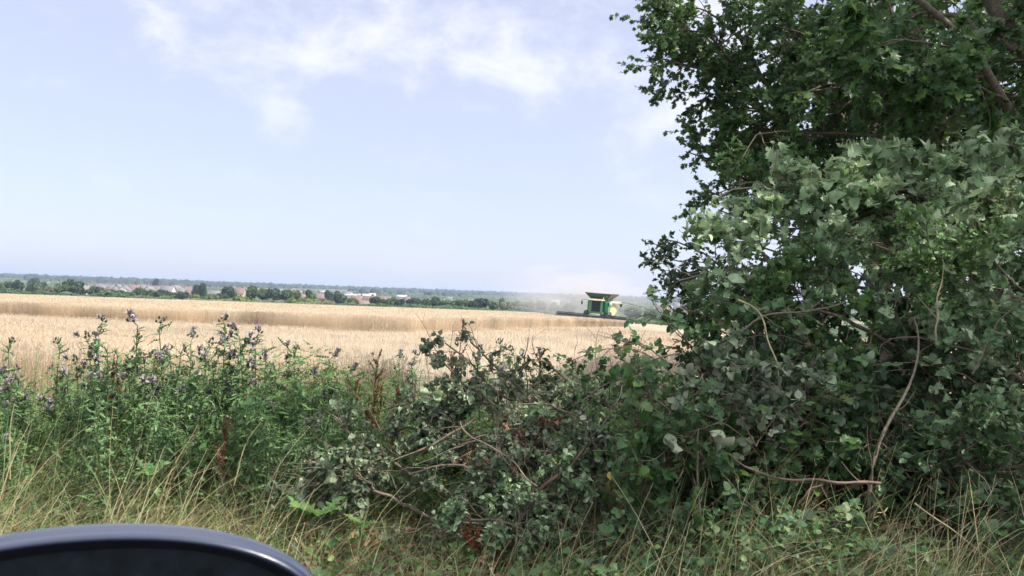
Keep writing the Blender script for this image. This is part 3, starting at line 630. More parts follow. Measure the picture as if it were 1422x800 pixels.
H = [
 (117, 396.5, 13, 520, M_render, M_slate, 'white-walled house with grey roof just right of the big twin tree', 20),
 (128, 397, 14, 600, M_brick, M_tileb, 'brown-roofed house behind the dark spreading tree', 0),
 (141, 395, 20, 700, M_buff, M_slate, 'long grey roof left of the first white gable', -6),
 (157, 396, 14, 640, M_buff, M_slate, 'grey-roofed house between long grey roof and white gable', 10),
 (165, 395, 8, 620, M_render, M_slate, 'narrow white gable end, left one of two', 88),
 (174, 396.5, 9, 590, M_render, M_slate, 'white gable end, right one of two', 92),
 (186, 396, 16, 600, M_brick, M_tileb, 'wide brownish-grey roof right of the white gables', 0),
 (198, 395.5, 12, 720, M_buff, M_slate, 'grey-roofed house behind the solid green tree', -8),
 (208, 397.5, 11, 560, M_render, M_slate, 'broad white gable left of the ball-shaped tree', 80),
 (219, 397, 14, 610, M_buff, M_slate, 'grey roof just above the ball-shaped tree', -10),
 (233, 397, 17, 570, M_render, M_slate, 'white-fronted house with a grey roof and two chimneys', 0),
 (246, 396.5, 11, 620, M_buff, M_slate, 'steep grey roof left of the red brick houses', 70),
 (259, 398, 15, 680, M_brick, M_tile, 'red-roofed brick house at the back of the brick row', 0),
 (266, 402.5, 16, 520, M_brick, M_tile, 'nearer red brick terrace with pinkish walls', -4),
 (254, 400.5, 10, 560, M_brick, M_slate, 'small grey roof before the red brick terrace', 15),
 (300, 404, 22, 620, M_render, M_slate, 'low pale building behind the wide olive bush', 0),
 (324, 398, 9, 640, M_brick, M_tile, 'pinkish brick gable beside the yellow-brick house', 85),
 (334, 399.5, 12, 560, M_buff, M_tile, 'yellow-brick house right of the tall dark tree', 5),
 (398, 402, 9, 900, M_render, M_slate, 'tiny pale house on the rise above the tall grove', 0),
 (414, 404, 11, 900, M_buff, M_slate, 'tiny grey-roofed house right of the grove', 10),
 (420, 408.5, 8, 640, M_buff, M_tile, 'small tan house against the lone grey-green tree', 0),
 (445, 408, 18, 560, M_brick, M_tile, 'orange-roofed house above the pale bushes', 0),
 (451, 404, 10, 900, M_render, M_pale, 'small white flat-looking building left of the dark narrow tree', 0),
 (483, 405, 12, 950, M_render, M_slate, 'distant white house above the long brick terrace', 0),
 (487, 408.5, 16, 760, M_render, M_pale, 'long white building at the left end of the brick terrace', 0),
 (506, 408.5, 18, 780, M_render, M_pale, 'long cream shed behind the middle of the brick terrace', 0),
 (497, 410.5, 18, 500, M_brick, M_tileb, 'left half of the long brown brick terrace', -3),
 (513, 411, 16, 490, M_brick, M_tileb, 'right half of the long brown brick terrace', -3),
 (505, 417.5, 18, 400, M_buff, M_tileb, 'low brown-roofed house in front of the brick terrace', 4),
 (517, 407.5, 9, 800, M_render, M_pale, 'small pale warehouse right of the long cream shed', 0),
 (533, 411.5, 13, 640, M_buff, M_tile, 'tan house right of the round green tree', 0),
 (543, 412, 9, 600, M_render, M_slate, 'small white house against the upright green tree', 5),
 (558, 410, 13, 760, M_render, M_pale, 'pale building above the short dark tree', 0),
 (624, 412.5, 9, 900, M_render, M_slate, 'tiny white house over the lower green tree in the tree line', 0),
 (566, 412, 8, 700, M_buff, M_tile, 'small orange-roofed house by the wide dark tree', 0),
 (771, 417, 12, 900, M_render, M_pale, 'long white shed in the haze left of the combine', 0),
 (787, 417.5, 6, 880, M_render, M_slate, 'little white house in the haze close to the cab', 0),
 (915, 421, 12, 820, M_render, M_slate, 'leftmost pale house on the slope right of the combine', 0),
 (922, 426, 14, 620, M_buff, M_tile, 'tan-roofed house under the hanging leaves', 0),
 (931, 420.5, 7, 860, M_render, M_slate, 'upper small white house right of the combine', 90),
 (940, 421, 8, 840, M_render, M_slate, 'white house with a grey roof on the right-hand slope', 0),
 (946, 424, 7, 740, M_render, M_slate, 'tall narrow white house on the right-hand slope', 85),
 (955, 422, 10, 760, M_buff, M_slate, 'cream house on the right-hand slope next to the tree leaves', 0),
 (934, 430, 8, 600, M_render, M_slate, 'small white house low on the right-hand slope', 0),
 (950, 428.5, 10, 580, M_render, M_tile, 'low white house with reddish roof above the white shed', 0),
]
for h in H: house(h[0], h[1], h[2], h[3], h[4], h[5], h[6], h[7])
house(974, 440.5, 13, 290, M_render, M_pale, 'white gabled shed at the bottom corner of the field', 84, cat='shed', name='shed', group=None, chim=False, nwin=1, depth=3.4)
house(962, 443, 9, 300, M_render, M_pale, 'lower white lean-to building left of the gabled shed', 0, cat='shed', name='shed', group=None, chim=False, nwin=2, depth=5)
# pylon-like mast far right of centre on the skyline
rt = P(698, 401, 2300); zb = float(gz(rt[0], 2300)); g = Geo()
for sx_ in (-1, 1):
    for sy_ in (-1, 1):
        tubes(g, np.array([[(rt[0]+sx_*1.6, 2300+sy_*1.6, zb-1), (rt[0]+sx_*.2, 2300+sy_*.2, rt[2])]]), np.array([[.35, .25]]), 4)
o = g.build('radio_mast', M_slate); tag(o, 'thin grey mast on the skyline above the tree line', 'mast')

# ------------------------------------------------------------------ combine harvester
M_green = plain('green paint', (.07, .19, .08), .55, spec=.5, var=.15, scale=4)
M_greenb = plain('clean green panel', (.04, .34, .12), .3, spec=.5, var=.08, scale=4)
M_sidepanel = plain('cream side panel', (.50, .46, .28), .7, var=.15, scale=2)  # pale yellowish cream, used on the right-hand side panels
M_olive = plain('dusty olive tank sheet', (.15, .13, .09), .6, var=.2, scale=3)
M_black = plain('black rubber', (.03, .03, .03), .8, var=.2)
M_steel = plain('dark header steel', (.055, .06, .07), .5, var=.3, scale=5)
M_glass = plain('cab glass', (.012, .013, .018), .3, spec=.25, var=.1)
M_cream = plain('cream roof', (.50, .48, .40), .5, var=.1)
M_rim = plain('yellow rim', (.65, .48, .06), .5, var=.1)
M_lens = plain('lamp lens', (.7, .7, .7), .1, spec=.8)
cx, cy = 12.1, 109.0
CB = empty('combine_harvester', (cx, cy, float(gz(cx, cy))-.05)); CB.scale = (.96, .96, .96); CB.rotation_euler = (0, R(2.6), R(-19))
tag(CB, 'dusty green combine harvester cutting the edge of the wheat with open grain tank flaps', 'combine harvester')
def part(name, mat, build, parent=CB, bev=.03, smooth=False):
    bm = bmesh.new(); build(bm)
    if bev: bmesh.ops.bevel(bm, geom=[e for e in bm.edges], offset=bev, segments=1, affect='EDGES', clamp_overlap=True)
    me = bpy.data.meshes.new(name); bm.to_mesh(me); bm.free()
    if smooth:
        for p in me.polygons: p.use_smooth = True
    o = link(name, me, parent, mat); return o
def bx(bm, x0, x1, y0, y1, z0, z1, taper=None):
    v = [bm.verts.new(p) for p in ((x0, y0, z0), (x1, y0, z0), (x1, y1, z0), (x0, y1, z0), (x0, y0, z1), (x1, y0, z1), (x1, y1, z1), (x0, y1, z1))]
    for f in ((0, 3, 2, 1), (4, 5, 6, 7), (0, 1, 5, 4), (1, 2, 6, 5), (2, 3, 7, 6), (3, 0, 4, 7)): bm.faces.new([v[i] for i in f])
    return v
def hexa(bm, pts):
    v = [bm.verts.new(p) for p in pts]
    for f in ((0, 3, 2, 1), (4, 5, 6, 7), (0, 1, 5, 4), (1, 2, 6, 5), (2, 3, 7, 6), (3, 0, 4, 7)): bm.faces.new([v[i] for i in f])
def cyl(bm, p, q, r, r2=None, seg=14):
    p = Vector(p); q = Vector(q); d = q-p; m = Matrix.Translation((p+q)/2) @ d.to_track_quat('Z', 'Y').to_matrix().to_4x4()
    bmesh.ops.create_cone(bm, cap_ends=True, segments=seg, radius1=r, radius2=r2 if r2 is not None else r, depth=d.length, matrix=m)
def slab(bm, a, b, c, d, t):
    a, b, c, d = map(Vector, (a, b, c, d)); n = (b-a).cross(d-a).normalized()*t
    hexa(bm, [a, b, c, d, a+n, b+n, c+n, d+n])
# body with rear hood
def f(bm):
    bx(bm, -1.55, 1.5, .15, 4.6, 1.15, 3.45); hexa(bm, [(-1.5, 4.55, 1.3), (1.45, 4.55, 1.3), (1.3, 6.9, 1.7), (-1.35, 6.9, 1.7), (-1.5, 4.55, 3.3), (1.45, 4.55, 3.3), (1.3, 6.9, 2.6), (-1.35, 6.9, 2.6)])
    bx(bm, -1.0, 1.0, -.5, 4.2, .75, 1.3)
part('body', M_green, f)
sp_ = part('side_panel', M_sidepanel, lambda bm: (bx(bm, 1.5, 1.62, .9, 2.5, 1.25, 3.2), bx(bm, 1.5, 1.62, 2.56, 4.5, 1.35, 3.2)))
part('side_panel', M_sidepanel, lambda bm: hexa(bm, [(1.45, 4.62, 1.5), (1.56, 4.62, 1.5), (1.42, 6.8, 1.8), (1.3, 6.8, 1.8), (1.45, 4.62, 3.1), (1.56, 4.62, 3.1), (1.42, 6.8, 2.5), (1.3, 6.8, 2.5)]))
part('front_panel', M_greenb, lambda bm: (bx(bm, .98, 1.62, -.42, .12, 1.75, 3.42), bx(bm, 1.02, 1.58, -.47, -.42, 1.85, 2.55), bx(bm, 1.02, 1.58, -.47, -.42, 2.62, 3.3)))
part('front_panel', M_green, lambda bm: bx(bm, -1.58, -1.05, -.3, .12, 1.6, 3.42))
# cab
def f(bm):
    bx(bm, -1.05, .96, -1.75, .1, 1.52, 1.85); bx(bm, -1.05, -.96, -.1, .1, 1.85, 3.45)
    for x in (-1.02, .9): cyl(bm, (x, -1.62, 1.85), (x, -1.5, 3.45), .06)
    hexa(bm, [(-1.05, -1.80, 1.84), (-.62, -1.80, 1.84), (-.62, -1.70, 1.84), (-1.05, -1.70, 1.84), (-1.05, -1.66, 3.46), (-.62, -1.66, 3.46), (-.62, -1.54, 3.46), (-1.05, -1.54, 3.46)]); hexa(bm, [(.66, -1.80, 1.84), (.98, -1.80, 1.84), (.98, -1.70, 1.84), (.66, -1.70, 1.84), (.66, -1.66, 3.46), (.98, -1.66, 3.46), (.98, -1.54, 3.46), (.66, -1.54, 3.46)])
    for x in (-1.02, .9): cyl(bm, (x, -.4, 1.85), (x, -.4, 3.45), .05)
cab = part('cab', M_green, f)
part('window', M_glass, lambda bm: hexa(bm, [(-.94, -1.78, 1.86), (.84, -1.78, 1.86), (.84, -1.70, 1.86), (-.94, -1.70, 1.86), (-.94, -1.62, 3.42), (.84, -1.62, 3.42), (.84, -1.54, 3.42), (-.94, -1.54, 3.42)]), cab, .01)
part('window', M_glass, lambda bm: bx(bm, .9, .95, -1.55, -.45, 1.9, 3.4), cab, .01)
part('window', M_glass, lambda bm: bx(bm, -1.09, -1.03, -1.5, -.45, 1.9, 3.4), cab, .01)
def f(bm):
    hexa(bm, [(-1.15, -2.0, 3.46), (1.05, -2.0, 3.46), (1.05, .1, 3.46), (-1.15, .1, 3.46), (-1.05, -1.9, 3.62), (.95, -1.9, 3.62), (.95, .1, 3.68), (-1.05, .1, 3.68)])
roof = part('roof', M_cream, f, cab, .05)
for x in (-.85, -.5, .4, .75): part('work_lamp', M_lens, lambda bm: cyl(bm, (x, -2.0, 3.6), (x, -2.06, 3.58), .11), roof, 0)
part('beacon', M_rim, lambda bm: cyl(bm, (.8, -.6, 3.74), (.8, -.6, 4.0), .09, .07), roof, 0)
part('antenna', M_steel, lambda bm: cyl(bm, (-1.0, -.2, 3.7), (-1.05, 0, 4.75), .015), cab, 0)
part('seat', M_black, lambda bm: (bx(bm, -.3, .25, -.75, -.2, 1.9, 2.4), bx(bm, -.3, .25, -.3, -.15, 2.3, 3.0)), cab)
part('steering_column', M_black, lambda bm: cyl(bm, (-.03, -1.3, 1.85), (-.03, -1.05, 2.6), .05), cab, 0)
for s, x in ((-1, -1.05), (1, .96)):
    m_ = part('mirror_arm', M_steel, lambda bm: (cyl(bm, (x, -1.7, 3.5), (x+s*.95, -2.1, 3.45), .03), cyl(bm, (x+s*.95, -2.1, 3.46), (x+s*.95, -2.1, 3.2), .025)), CB, 0)
    part('mirror', M_black, lambda bm: bx(bm, x+s*.95-.12, x+s*.95+.12, -2.14, -2.06, 2.75, 3.25), m_)
part('mirror_arm', M_steel, lambda bm: (cyl(bm, (-1.0, -1.8, 1.9), (-1.45, -2.2, 1.7), .03), bx(bm, -1.6, -1.35, -2.25, -2.2, 1.55, 1.75)), CB, 0)
# grain tank with flared flaps
tank = part('grain_tank', M_olive, lambda bm: bx(bm, -1.4, 1.4, .2, 3.4, 3.45, 3.85))
part('tank_flap', plain('dusty green flap', (.045, .075, .03), .6, var=.2), lambda bm: slab(bm, (-1.3, .15, 3.82), (1.3, .15, 3.82), (2.0, -.55, 4.55), (-2.0, -.55, 4.55), .05), tank, .01)
part('tank_flap', M_olive, lambda bm: slab(bm, (1.38, .2, 3.82), (1.38, 3.4, 3.82), (2.25, 3.9, 4.6), (2.1, -.4, 4.6), .05), tank, .01)
part('tank_flap', M_olive, lambda bm: slab(bm, (-1.38, 3.4, 3.82), (-1.38, .2, 3.82), (-2.1, -.4, 4.6), (-2.2, 3.9, 4.6), .05), tank, .01)
part('tank_flap', M_olive, lambda bm: slab(bm, (1.3, 3.45, 3.82), (-1.3, 3.45, 3.82), (-2.1, 4.0, 4.55), (2.1, 4.0, 4.55), .05), tank, .01)
part('tank_lamp', M_lens, lambda bm: bx(bm, -1.35, -1.05, -.2, -.12, 4.12, 4.32), tank, .02)
part('tank_lamp', M_lens, lambda bm: bx(bm, 1.0, 1.3, -.2, -.12, 4.05, 4.25), tank, .02)
# unloading auger folded back along the side
def f(bm):
    cyl(bm, (1.55, .5, 2.6), (1.72, .5, 3.35), .28, .26); cyl(bm, (1.78, .35, 3.3), (1.95, 6.6, 3.28), .24, .22, 18)
au = part('unloading_auger', M_cream, f, CB, 0, True)
part('auger_spout', M_black, lambda bm: cyl(bm, (1.95, 6.6, 3.28), (2.0, 7.05, 2.75), .24, .17), au, 0)
# platform, ladder, rail
part('platform', M_steel, lambda bm: (bx(bm, .98, 1.95, -1.6, .1, 1.5, 1.58)), CB, .01)
def f(bm):
    for y in (-1.5, -.95): cyl(bm, (1.75, y, 1.5), (2.0, y, .5), .03)
    for k in range(4): bx(bm, 1.76+.06*k, 1.92+.06*k, -1.5, -.95, 1.25-.24*k, 1.28-.24*k)
part('ladder', M_rim, f, CB, 0)
def f(bm):
    pts = [(1.92, -1.58, 1.55), (1.92, -1.58, 2.5), (1.92, -.85, 2.5), (1.92, -.85, 1.55)]
    for a, b in zip(pts, pts[1:]): cyl(bm, a, b, .025, seg=8)
    cyl(bm, (1.92, -1.58, 2.05), (1.92, -.85, 2.05), .02, seg=8)
part('handrail', M_cream, f, CB, 0)
part('engine_deck', M_olive, lambda bm: (bx(bm, -1.3, 1.3, 3.6, 5.6, 3.2, 3.55), cyl(bm, (-.8, 4.2, 3.5), (-.8, 4.2, 4.05), .1)), CB, .02)
# wheels
def wheel(x, y, r, wd):
    def f(bm):
        pr = [(.55*r, -.5), (.85*r, -.5), (r, -.36), (r, .36), (.85*r, .5), (.55*r, .5)]; n = 32; rings = []
        for k in range(n):
            a = 2*PI*k/n; rr = 1.0 if k % 2 else .955
            rings.append([bm.verts.new((x+b*wd, y+math.cos(a)*q*(rr if q > .9*r else 1), r+math.sin(a)*q*(rr if q > .9*r else 1))) for q, b in pr])
        for k in range(n):
            A = rings[k]; B = rings[(k+1) % n]
            for j in range(5): bm.faces.new((A[j], A[j+1], B[j+1], B[j]))
    t = part('wheel', M_black, f, CB, 0)
    part('rim', M_rim, lambda bm: (cyl(bm, (x-.3*wd, y, r), (x+.3*wd, y, r), .56*r, seg=24), cyl(bm, (x-.42*wd, y, r), (x+.42*wd, y, r), .2*r, seg=16)), t, 0)
for s in (-1, 1): wheel(s*1.62, -.1, .98, .72); wheel(s*1.45, 4.4, .66, .5)
# feeder house and header
part('feeder_house', M_cream, lambda bm: hexa(bm, [(-.75, -3.35, .35), (.75, -3.35, .35), (.7, -1.0, .95), (-.7, -1.0, .95), (-.75, -3.35, 1.15), (.75, -3.35, 1.15), (.7, -1.0, 1.75), (-.7, -1.0, 1.75)]))
hd = part('header', M_steel, lambda bm: (bx(bm, -5.2, 5.2, -3.45, -3.33, .22, .8), bx(bm, -5.2, 5.2, -4.5, -3.4, .16, .26), bx(bm, -5.2, 5.2, -3.5, -3.3, 1.14, 1.26)), CB, .01)
part('header_auger', M_steel, lambda bm: cyl(bm, (-5.15, -3.78, .52), (5.15, -3.78, .52), .22), hd, 0)
part('knife_bar', M_steel, lambda bm: [bx(bm, -5.2+i*.26, -5.12+i*.26, -4.66, -4.48, .17, .21) for i in range(41)], hd, 0)
def f(bm):
    cyl(bm, (-5.1, -4.15, .98), (5.1, -4.15, .98), .09)
    for k in range(6):
        a = k*PI/3+.3; y = -4.15+math.cos(a)*.5; z = .98+math.sin(a)*.5
        bx(bm, -5.1, 5.1, y-.025, y+.025, z-.06, z+.06)
        for i in range(35): cyl(bm, (-5.05+i*.297, y, z), (-5.05+i*.297, y+.03, z-.2), .012, seg=4)
        for x in (-5.05, -2.5, 0, 2.5, 5.05): cyl(bm, (x, -4.15, .98), (x, y, z), .025, seg=6)
part('reel', M_steel, f, hd, 0)
for s in (-1, 1):
    part('reel_arm', M_green, lambda bm: (cyl(bm, (s*5.22, -3.4, 1.15), (s*5.22, -4.2, 1.02), .06)), hd, 0)
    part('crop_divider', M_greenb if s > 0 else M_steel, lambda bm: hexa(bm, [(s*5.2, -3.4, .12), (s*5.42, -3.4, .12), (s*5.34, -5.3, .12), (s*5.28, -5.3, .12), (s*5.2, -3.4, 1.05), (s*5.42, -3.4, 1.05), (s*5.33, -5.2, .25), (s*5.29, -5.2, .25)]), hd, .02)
    part('marker_board', M_cream, lambda bm: bx(bm, s*4.7-.15, s*4.7+.15, -3.35, -3.31, 1.2, 1.55), hd, .01)

# dust thrown up round the machine
def volmat(name, col, dens, centre=None, rad=None, noise=0, aniso=.2):
    m, nt = newmat(name); pv = N(nt, 'ShaderNodeVolumePrincipled', inp={'Color': (*col, 1), 'Density': dens, 'Anisotropy': aniso})
    if centre is not None:
        tx = N(nt, 'ShaderNodeTexCoord')
        ln = N(nt, 'ShaderNodeVectorMath', operation='LENGTH'); L(nt, tx.outputs['Object'], ln.inputs[0])
        fo = N(nt, 'ShaderNodeMapRange', interpolation_type='SMOOTHSTEP', inp={1: .15, 2: .98, 3: 1, 4: 0}); L(nt, ln.outputs['Value'], fo.inputs[0])
        no = N(nt, 'ShaderNodeTexNoise', inp={'Scale': noise, 'Detail': 3}); L(nt, tx.outputs['Object'], no.inputs['Vector'])
        mr = N(nt, 'ShaderNodeMapRange', inp={1: .38, 2: .68, 3: .15, 4: 1.8}); L(nt, no.outputs['Fac'], mr.inputs[0])
        mu = N(nt, 'ShaderNodeMath', operation='MULTIPLY'); L(nt, fo.outputs[0], mu.inputs[0]); L(nt, mr.outputs[0], mu.inputs[1])
        m2 = N(nt, 'ShaderNodeMath', operation='MULTIPLY', inp={1: dens}); L(nt, mu.outputs[0], m2.inputs[0]); L(nt, m2.outputs[0], pv.inputs['Density'])
    o = N(nt, 'ShaderNodeOutputMaterial'); L(nt, pv.outputs[0], o.inputs['Volume']); return m
bm = bmesh.new(); bmesh.ops.create_icosphere(bm, subdivisions=3, radius=1); me = bpy.data.meshes.new('dust_cloud'); bm.to_mesh(me); bm.free()
o = link('dust_cloud', me, None, volmat('dust', (1.0, .95, .92), .075, True, 1, 2.2, -.15)); o.location = (10.5, 127, 2.0); o.scale = (17, 15, 6.5)
tag(o, 'pinkish haze of dust rising behind the combine harvester', 'dust', kind='stuff')
HAZE = True
if HAZE:
    bm = bmesh.new(); bmesh.ops.create_cube(bm, size=2); me = bpy.data.meshes.new('haze'); bm.to_mesh(me); bm.free()
    o = link('haze', me, None, volmat('haze air', (.66, .78, 1.0), .00023)); o.location = (0, 2480, 20); o.scale = (4400, 2820, 42)
    tag(o, 'thin summer haze over the fields and far hills', 'haze', kind='stuff')

# ------------------------------------------------------------------ woody plants near the camera
def plant(name, label, cat, limbs, seed, lv, leaf, bark=M_twig, group=None, woody='stem', leafy='leaves', base=None, extra=None, sides=6):
    """limbs: list of (points, r0, r1); lv: list of spawn levels; leaf: dict"""
    rg = rng(seed); gw = Geo(); gl = Geo()
    P0 = np.stack([resample(l[0], 14) for l in limbs]); jit = rg.normal(size=P0.shape)*np.array([l[1] for l in limbs])[:, None, None]*.5; jit[:, 0] = 0; P0 = P0+jit
    R0 = np.stack([np.linspace(l[1], l[2], 14) for l in limbs])
    base = np.array(base if base is not None else P0[0, 0]); 
    tubes(gw, P0, R0, sides+2); cur = (P0, R0); last = P0
    allp = [P0]
    for k, q in enumerate(lv):
        q = dict(q); pl, rr = spawn(rg, cur[0], cur[1], **q); rr = np.minimum(np.maximum(rr, .0015), .05)
        tubes(gw, pl, rr, 4 if k else 5); cur = (pl, rr); allp.append(pl)
    lf = dict(leaf); n = lf.pop('n'); tm = lf.pop('t'); size = lf.pop('size'); mat = lf.pop('mat'); sp = lf.pop('spread', .8); dr = lf.pop('droop', .2); upr = lf.pop('upr', .6); ud = lf.pop('up', (-.1, -.35, 1)); tri = lf.pop('tri', False); n2 = lf.pop('n2', 0)
    pos, d, up = leafpts(rg, allp[-1], n, sp, .1, ud, upr, dr)
    if n2 and len(allp) > 1:
        p2, d2, u2 = leafpts(rg, allp[-2], n2, sp, .3, ud, upr, dr); pos = np.concatenate([pos, p2]); d = np.concatenate([d, d2]); up = np.concatenate([up, u2])
    if name in ('felled_bough', 'cut_branch', 'bramble', 'hedge_shrub'):      # leafless wiry side twigs
        nb_ = 5 if name != 'bramble' else 2
        tw, tr_ = spawn(rg, P0, R0, nb_, (.2, .6), (25, 70), .15, .7, 8, .1, .5, 0, (-.3, -.9, .2)); tubes(gw, tw, np.clip(tr_, .0012, .0032), 4)
        t2, r2 = spawn(rg, tw, tr_, 3, (.06, .2), (30, 60), .1, .5, 5, .3, .6); tubes(gw, t2, np.clip(r2, .001, .002), 3)
    gzv = gz(pos[:, 0], pos[:, 1]); k = pos[:, 2] > gzv+.02; pos = pos[k]; d = d[k]; up = up[k]
    ss = size*rg.uniform(.6, 1.25, len(pos))
    if tri:
        s_ = nrm(np.cross(d, up)); vv = rg.uniform(0, 1, len(pos))
        for a in (0, 1, -1): leaves(gl, rg, tm, pos+d*ss[:, None]*.3*(1 if a == 0 else .35), nrm(d*(1 if a == 0 else .35)+s_*a), up, ss*(1 if a == 0 else .85), var=vv, **lf)
    elif tm is T_OAK:
        q = rg.uniform(0, 1, len(pos)); ss = ss*rg.choice([.55, .8, 1.0, 1.25], len(pos))
        for a_, b_, t_, w_ in ((0, .7, T_OAK, lf.get('width', 1)), (.7, .85, T_SMOOTH, .62), (.85, 1.01, T_BRAM, .7)):
            k_ = (q >= a_) & (q < b_); l2 = dict(lf); l2['width'] = w_; leaves(gl, rg, t_, (pos+d*ss[:, None]*.08)[k_], d[k_], up[k_], ss[k_], **l2)
    else: leaves(gl, rg, tm, pos+d*ss[:, None]*.08, d, up, ss, **lf)
    root = empty(name, base); tag(root, label, cat, group)
    gw.build(woody, bark, root, base, smooth=True); gl.build(leafy, mat, root, base)
    return root, allp

LV_tree = [dict(n=20, ln=(.45, 1.05), ang=(30, 75), droop=.1, wob=.5, t0=.15), dict(n=9, ln=(.2, .45), ang=(30, 70), droop=.2, wob=.5)]
LV_bush = [dict(n=10, ln=(.25, .6), ang=(30, 70), droop=.15, wob=.5, t0=.1), dict(n=5, ln=(.12, .28), ang=(30, 70), droop=.3, wob=.5)]
leaf_mapl = dict(n=9, t=T_MAPLE, size=.055, mat=M_maple, spread=.9, droop=.3, upr=.7, curl=(0, .5), fold=(0, .3))
# -- tall field maple at the back
tb = np.array([4.4, 9.2, 0.0])
tl = [([tb, (4.3, 9.1, 2.5), (4.5, 9.3, 5), (4.7, 9.4, 8), (4.9, 9.4, 11)], .17, .04),
      ([(4.3, 9.1, 1.6), P(1200, 300, 8.8), P(1110, 195, 8.4), P(1040, 125, 8.1), P(1005, 105, 7.9), P(925, 84, 7.7)], .055, .008),
      ([(4.3, 9.1, 2.0), P(1190, 200, 8.9), P(1120, 70, 8.6), P(1060, -20, 8.5), P(1010, -90, 8.5)], .06, .01),
      ([(4.3, 9.1, 1.2), P(1150, 330, 8.6), P(1060, 270, 8.4), P(1020, 235, 8.2), P(950, 212, 8.1)], .045, .006),
      ([P(1110, 195, 8.4), P(1030, 60, 8.2), P(990, 10, 8.1), P(950, 5, 8.0)], .035, .006),
      ([P(1040, 125, 8.1), P(1000, 60, 7.9), P(965, 40, 7.8), P(918, 48, 7.7)], .02, .004),
      ([(4.4, 9.2, 3), P(1230, 60, 9), P(1180, -80, 9), P(1120, -220, 9)], .06, .01),
      ([(4.4, 9.2, 2.6), P(1240, 130, 8.5), P(1150, 60, 8.3), P(1080, 40, 8.1)], .045, .01),
      ([P(1150, 330, 8.6), P(1080, 190, 8.1), P(1035, 165, 8.0), P(990, 155, 7.9)], .03, .005),
      ([(4.4, 9.2, 2.2), P(1330, 120, 8.6), P(1400, 60, 8.4)], .05, .01),
      ([(4.4, 9.2, 2.4), P(1280, 180, 9.2), P(1180, 150, 9.3), P(1090, 110, 9.2)], .05, .01),
      ([(4.4, 9.2, 2.8), P(1260, 60, 9.4), P(1150, 20, 9.4), P(1060, 0, 9.3)], .05, .01),
      ([(4.3, 9.1, 1.5), P(1230, 260, 9.0), P(1130, 230, 9.0), P(1050, 200, 8.9)], .05, .01),
      ([(4.4, 9.2, 2.5), P(1320, 60, 9.6), P(1290, -20, 9.6)], .05, .01),
      ([(4.4, 9.2, 2.0), P(1200, 120, 8.0), P(1140, 110, 7.9), P(1090, 150, 7.9)], .05, .01),
      ([(4.4, 9.2, 2.0), P(1340, 150, 8.9), P(1390, 120, 8.9), P(1420, 60, 8.9)], .05, .01)]
plant('field_maple', 'tall dark tree with small leaves whose limbs reach left into the sky', 'tree', tl, 21, LV_tree, dict(leaf_mapl, n=18, size=.05), M_bark, woody='trunk', leafy='crown', base=tb)
# crown tops and neighbours above and right of the frame (they shade the verge)
def bigtree(x, y, h, seed, label, r=2.8):
    rg = rng(seed); lim = [([(x, y, 0), (x+.1, y, h*.4), (x-.1, y+.1, h*.75), (x, y, h)], .2, .03)]
    for k in range(13 if r < 4 else 24):
        a = rg.uniform(0, 2*PI); z = rg.uniform(.25, .9)*h; rr = r*(1.15-.5*z/h)*rg.uniform(.7, 1.1)
        lim.append(([(x, y, z*.8), (x+math.cos(a)*rr*.5, y+math.sin(a)*rr*.5, z), (x+math.cos(a)*rr, y+math.sin(a)*rr, z+rg.uniform(-.2, .8))], .06, .01))
    return plant('hedgerow_tree', label, 'tree', lim, seed+1, LV_tree, dict(leaf_mapl, n=11, size=.085, mat=M_oak_g, t=T_MAPLE), M_bark, woody='trunk', leafy='crown')
bigtree(7.2, 7.4, 10.5, 31, 'dense broadleaf tree at the right edge behind the felled boughs', 3.2)
bigtree(9.4, 3.3, 14, 33, 'tall broadleaf tree further right along the hedge', 5.2)
bigtree(5.6, 10.8, 9.5, 35, 'green tree behind the maple at the top right', 3.0)
# -- oak with the two bare leaning boughs at the top right
ob = np.array([5.3, 6.6, 0.0])
ol = [([ob, (5.0, 6.5, 1.6), P(1440, 190, 6.4), P(1400, 130, 6.4), P(1368, 80, 6.3), P(1330, 42, 6.2), P(1290, 8, 6.2), P(1240, -60, 6.2)], .075, .02),
      ([ob, (5.1, 6.9, 1.9), P(1452, 140, 6.9), P(1410, 70, 6.8), P(1385, 25, 6.8), P(1370, -50, 6.8)], .10, .045),
      ([P(1368, 80, 6.3), P(1310, 62, 6.2), P(1260, 55, 6.1), P(1200, 60, 6)], .014, .004),
      ([P(1400, 140, 6.4), P(1350, 118, 6.2), P(1300, 105, 6.1)], .012, .004),
      ([P(1410, 70, 6.8), P(1330, 20, 7), P(1240, 30, 7.2), P(1170, 20, 7.2)], .03, .008),
      ([P(1410, 70, 6.8), P(1350, -30, 7), P(1250, -60, 7.2)], .03, .008),
      ([(5.0, 6.8, 2.2), P(1350, 150, 7.2), P(1240, 130, 7.2), P(1150, 120, 7.1), P(1100, 130, 7)], .03, .008),
      ([(5.0, 6.8, 2.0), P(1350, 200, 7.2), P(1230, 190, 7.2), P(1120, 180, 7.1), P(1050, 190, 7)], .03, .008)]
plant('oak_tree', 'green-leaved tree with two bare leaning boughs at the top right corner', 'tree', ol, 41,
      [dict(n=11, ln=(.4, .9), ang=(30, 75), droop=.1, wob=.5, t0=.35), dict(n=7, ln=(.2, .4), ang=(30, 70), droop=.2, wob=.5)], dict(n=11, t=T_MAPLE, size=.085, mat=M_maple, spread=.9, droop=.4, upr=.7, curl=(0, .6), fold=(0, .4)), M_bark, woody='trunk', leafy='crown', base=ob)
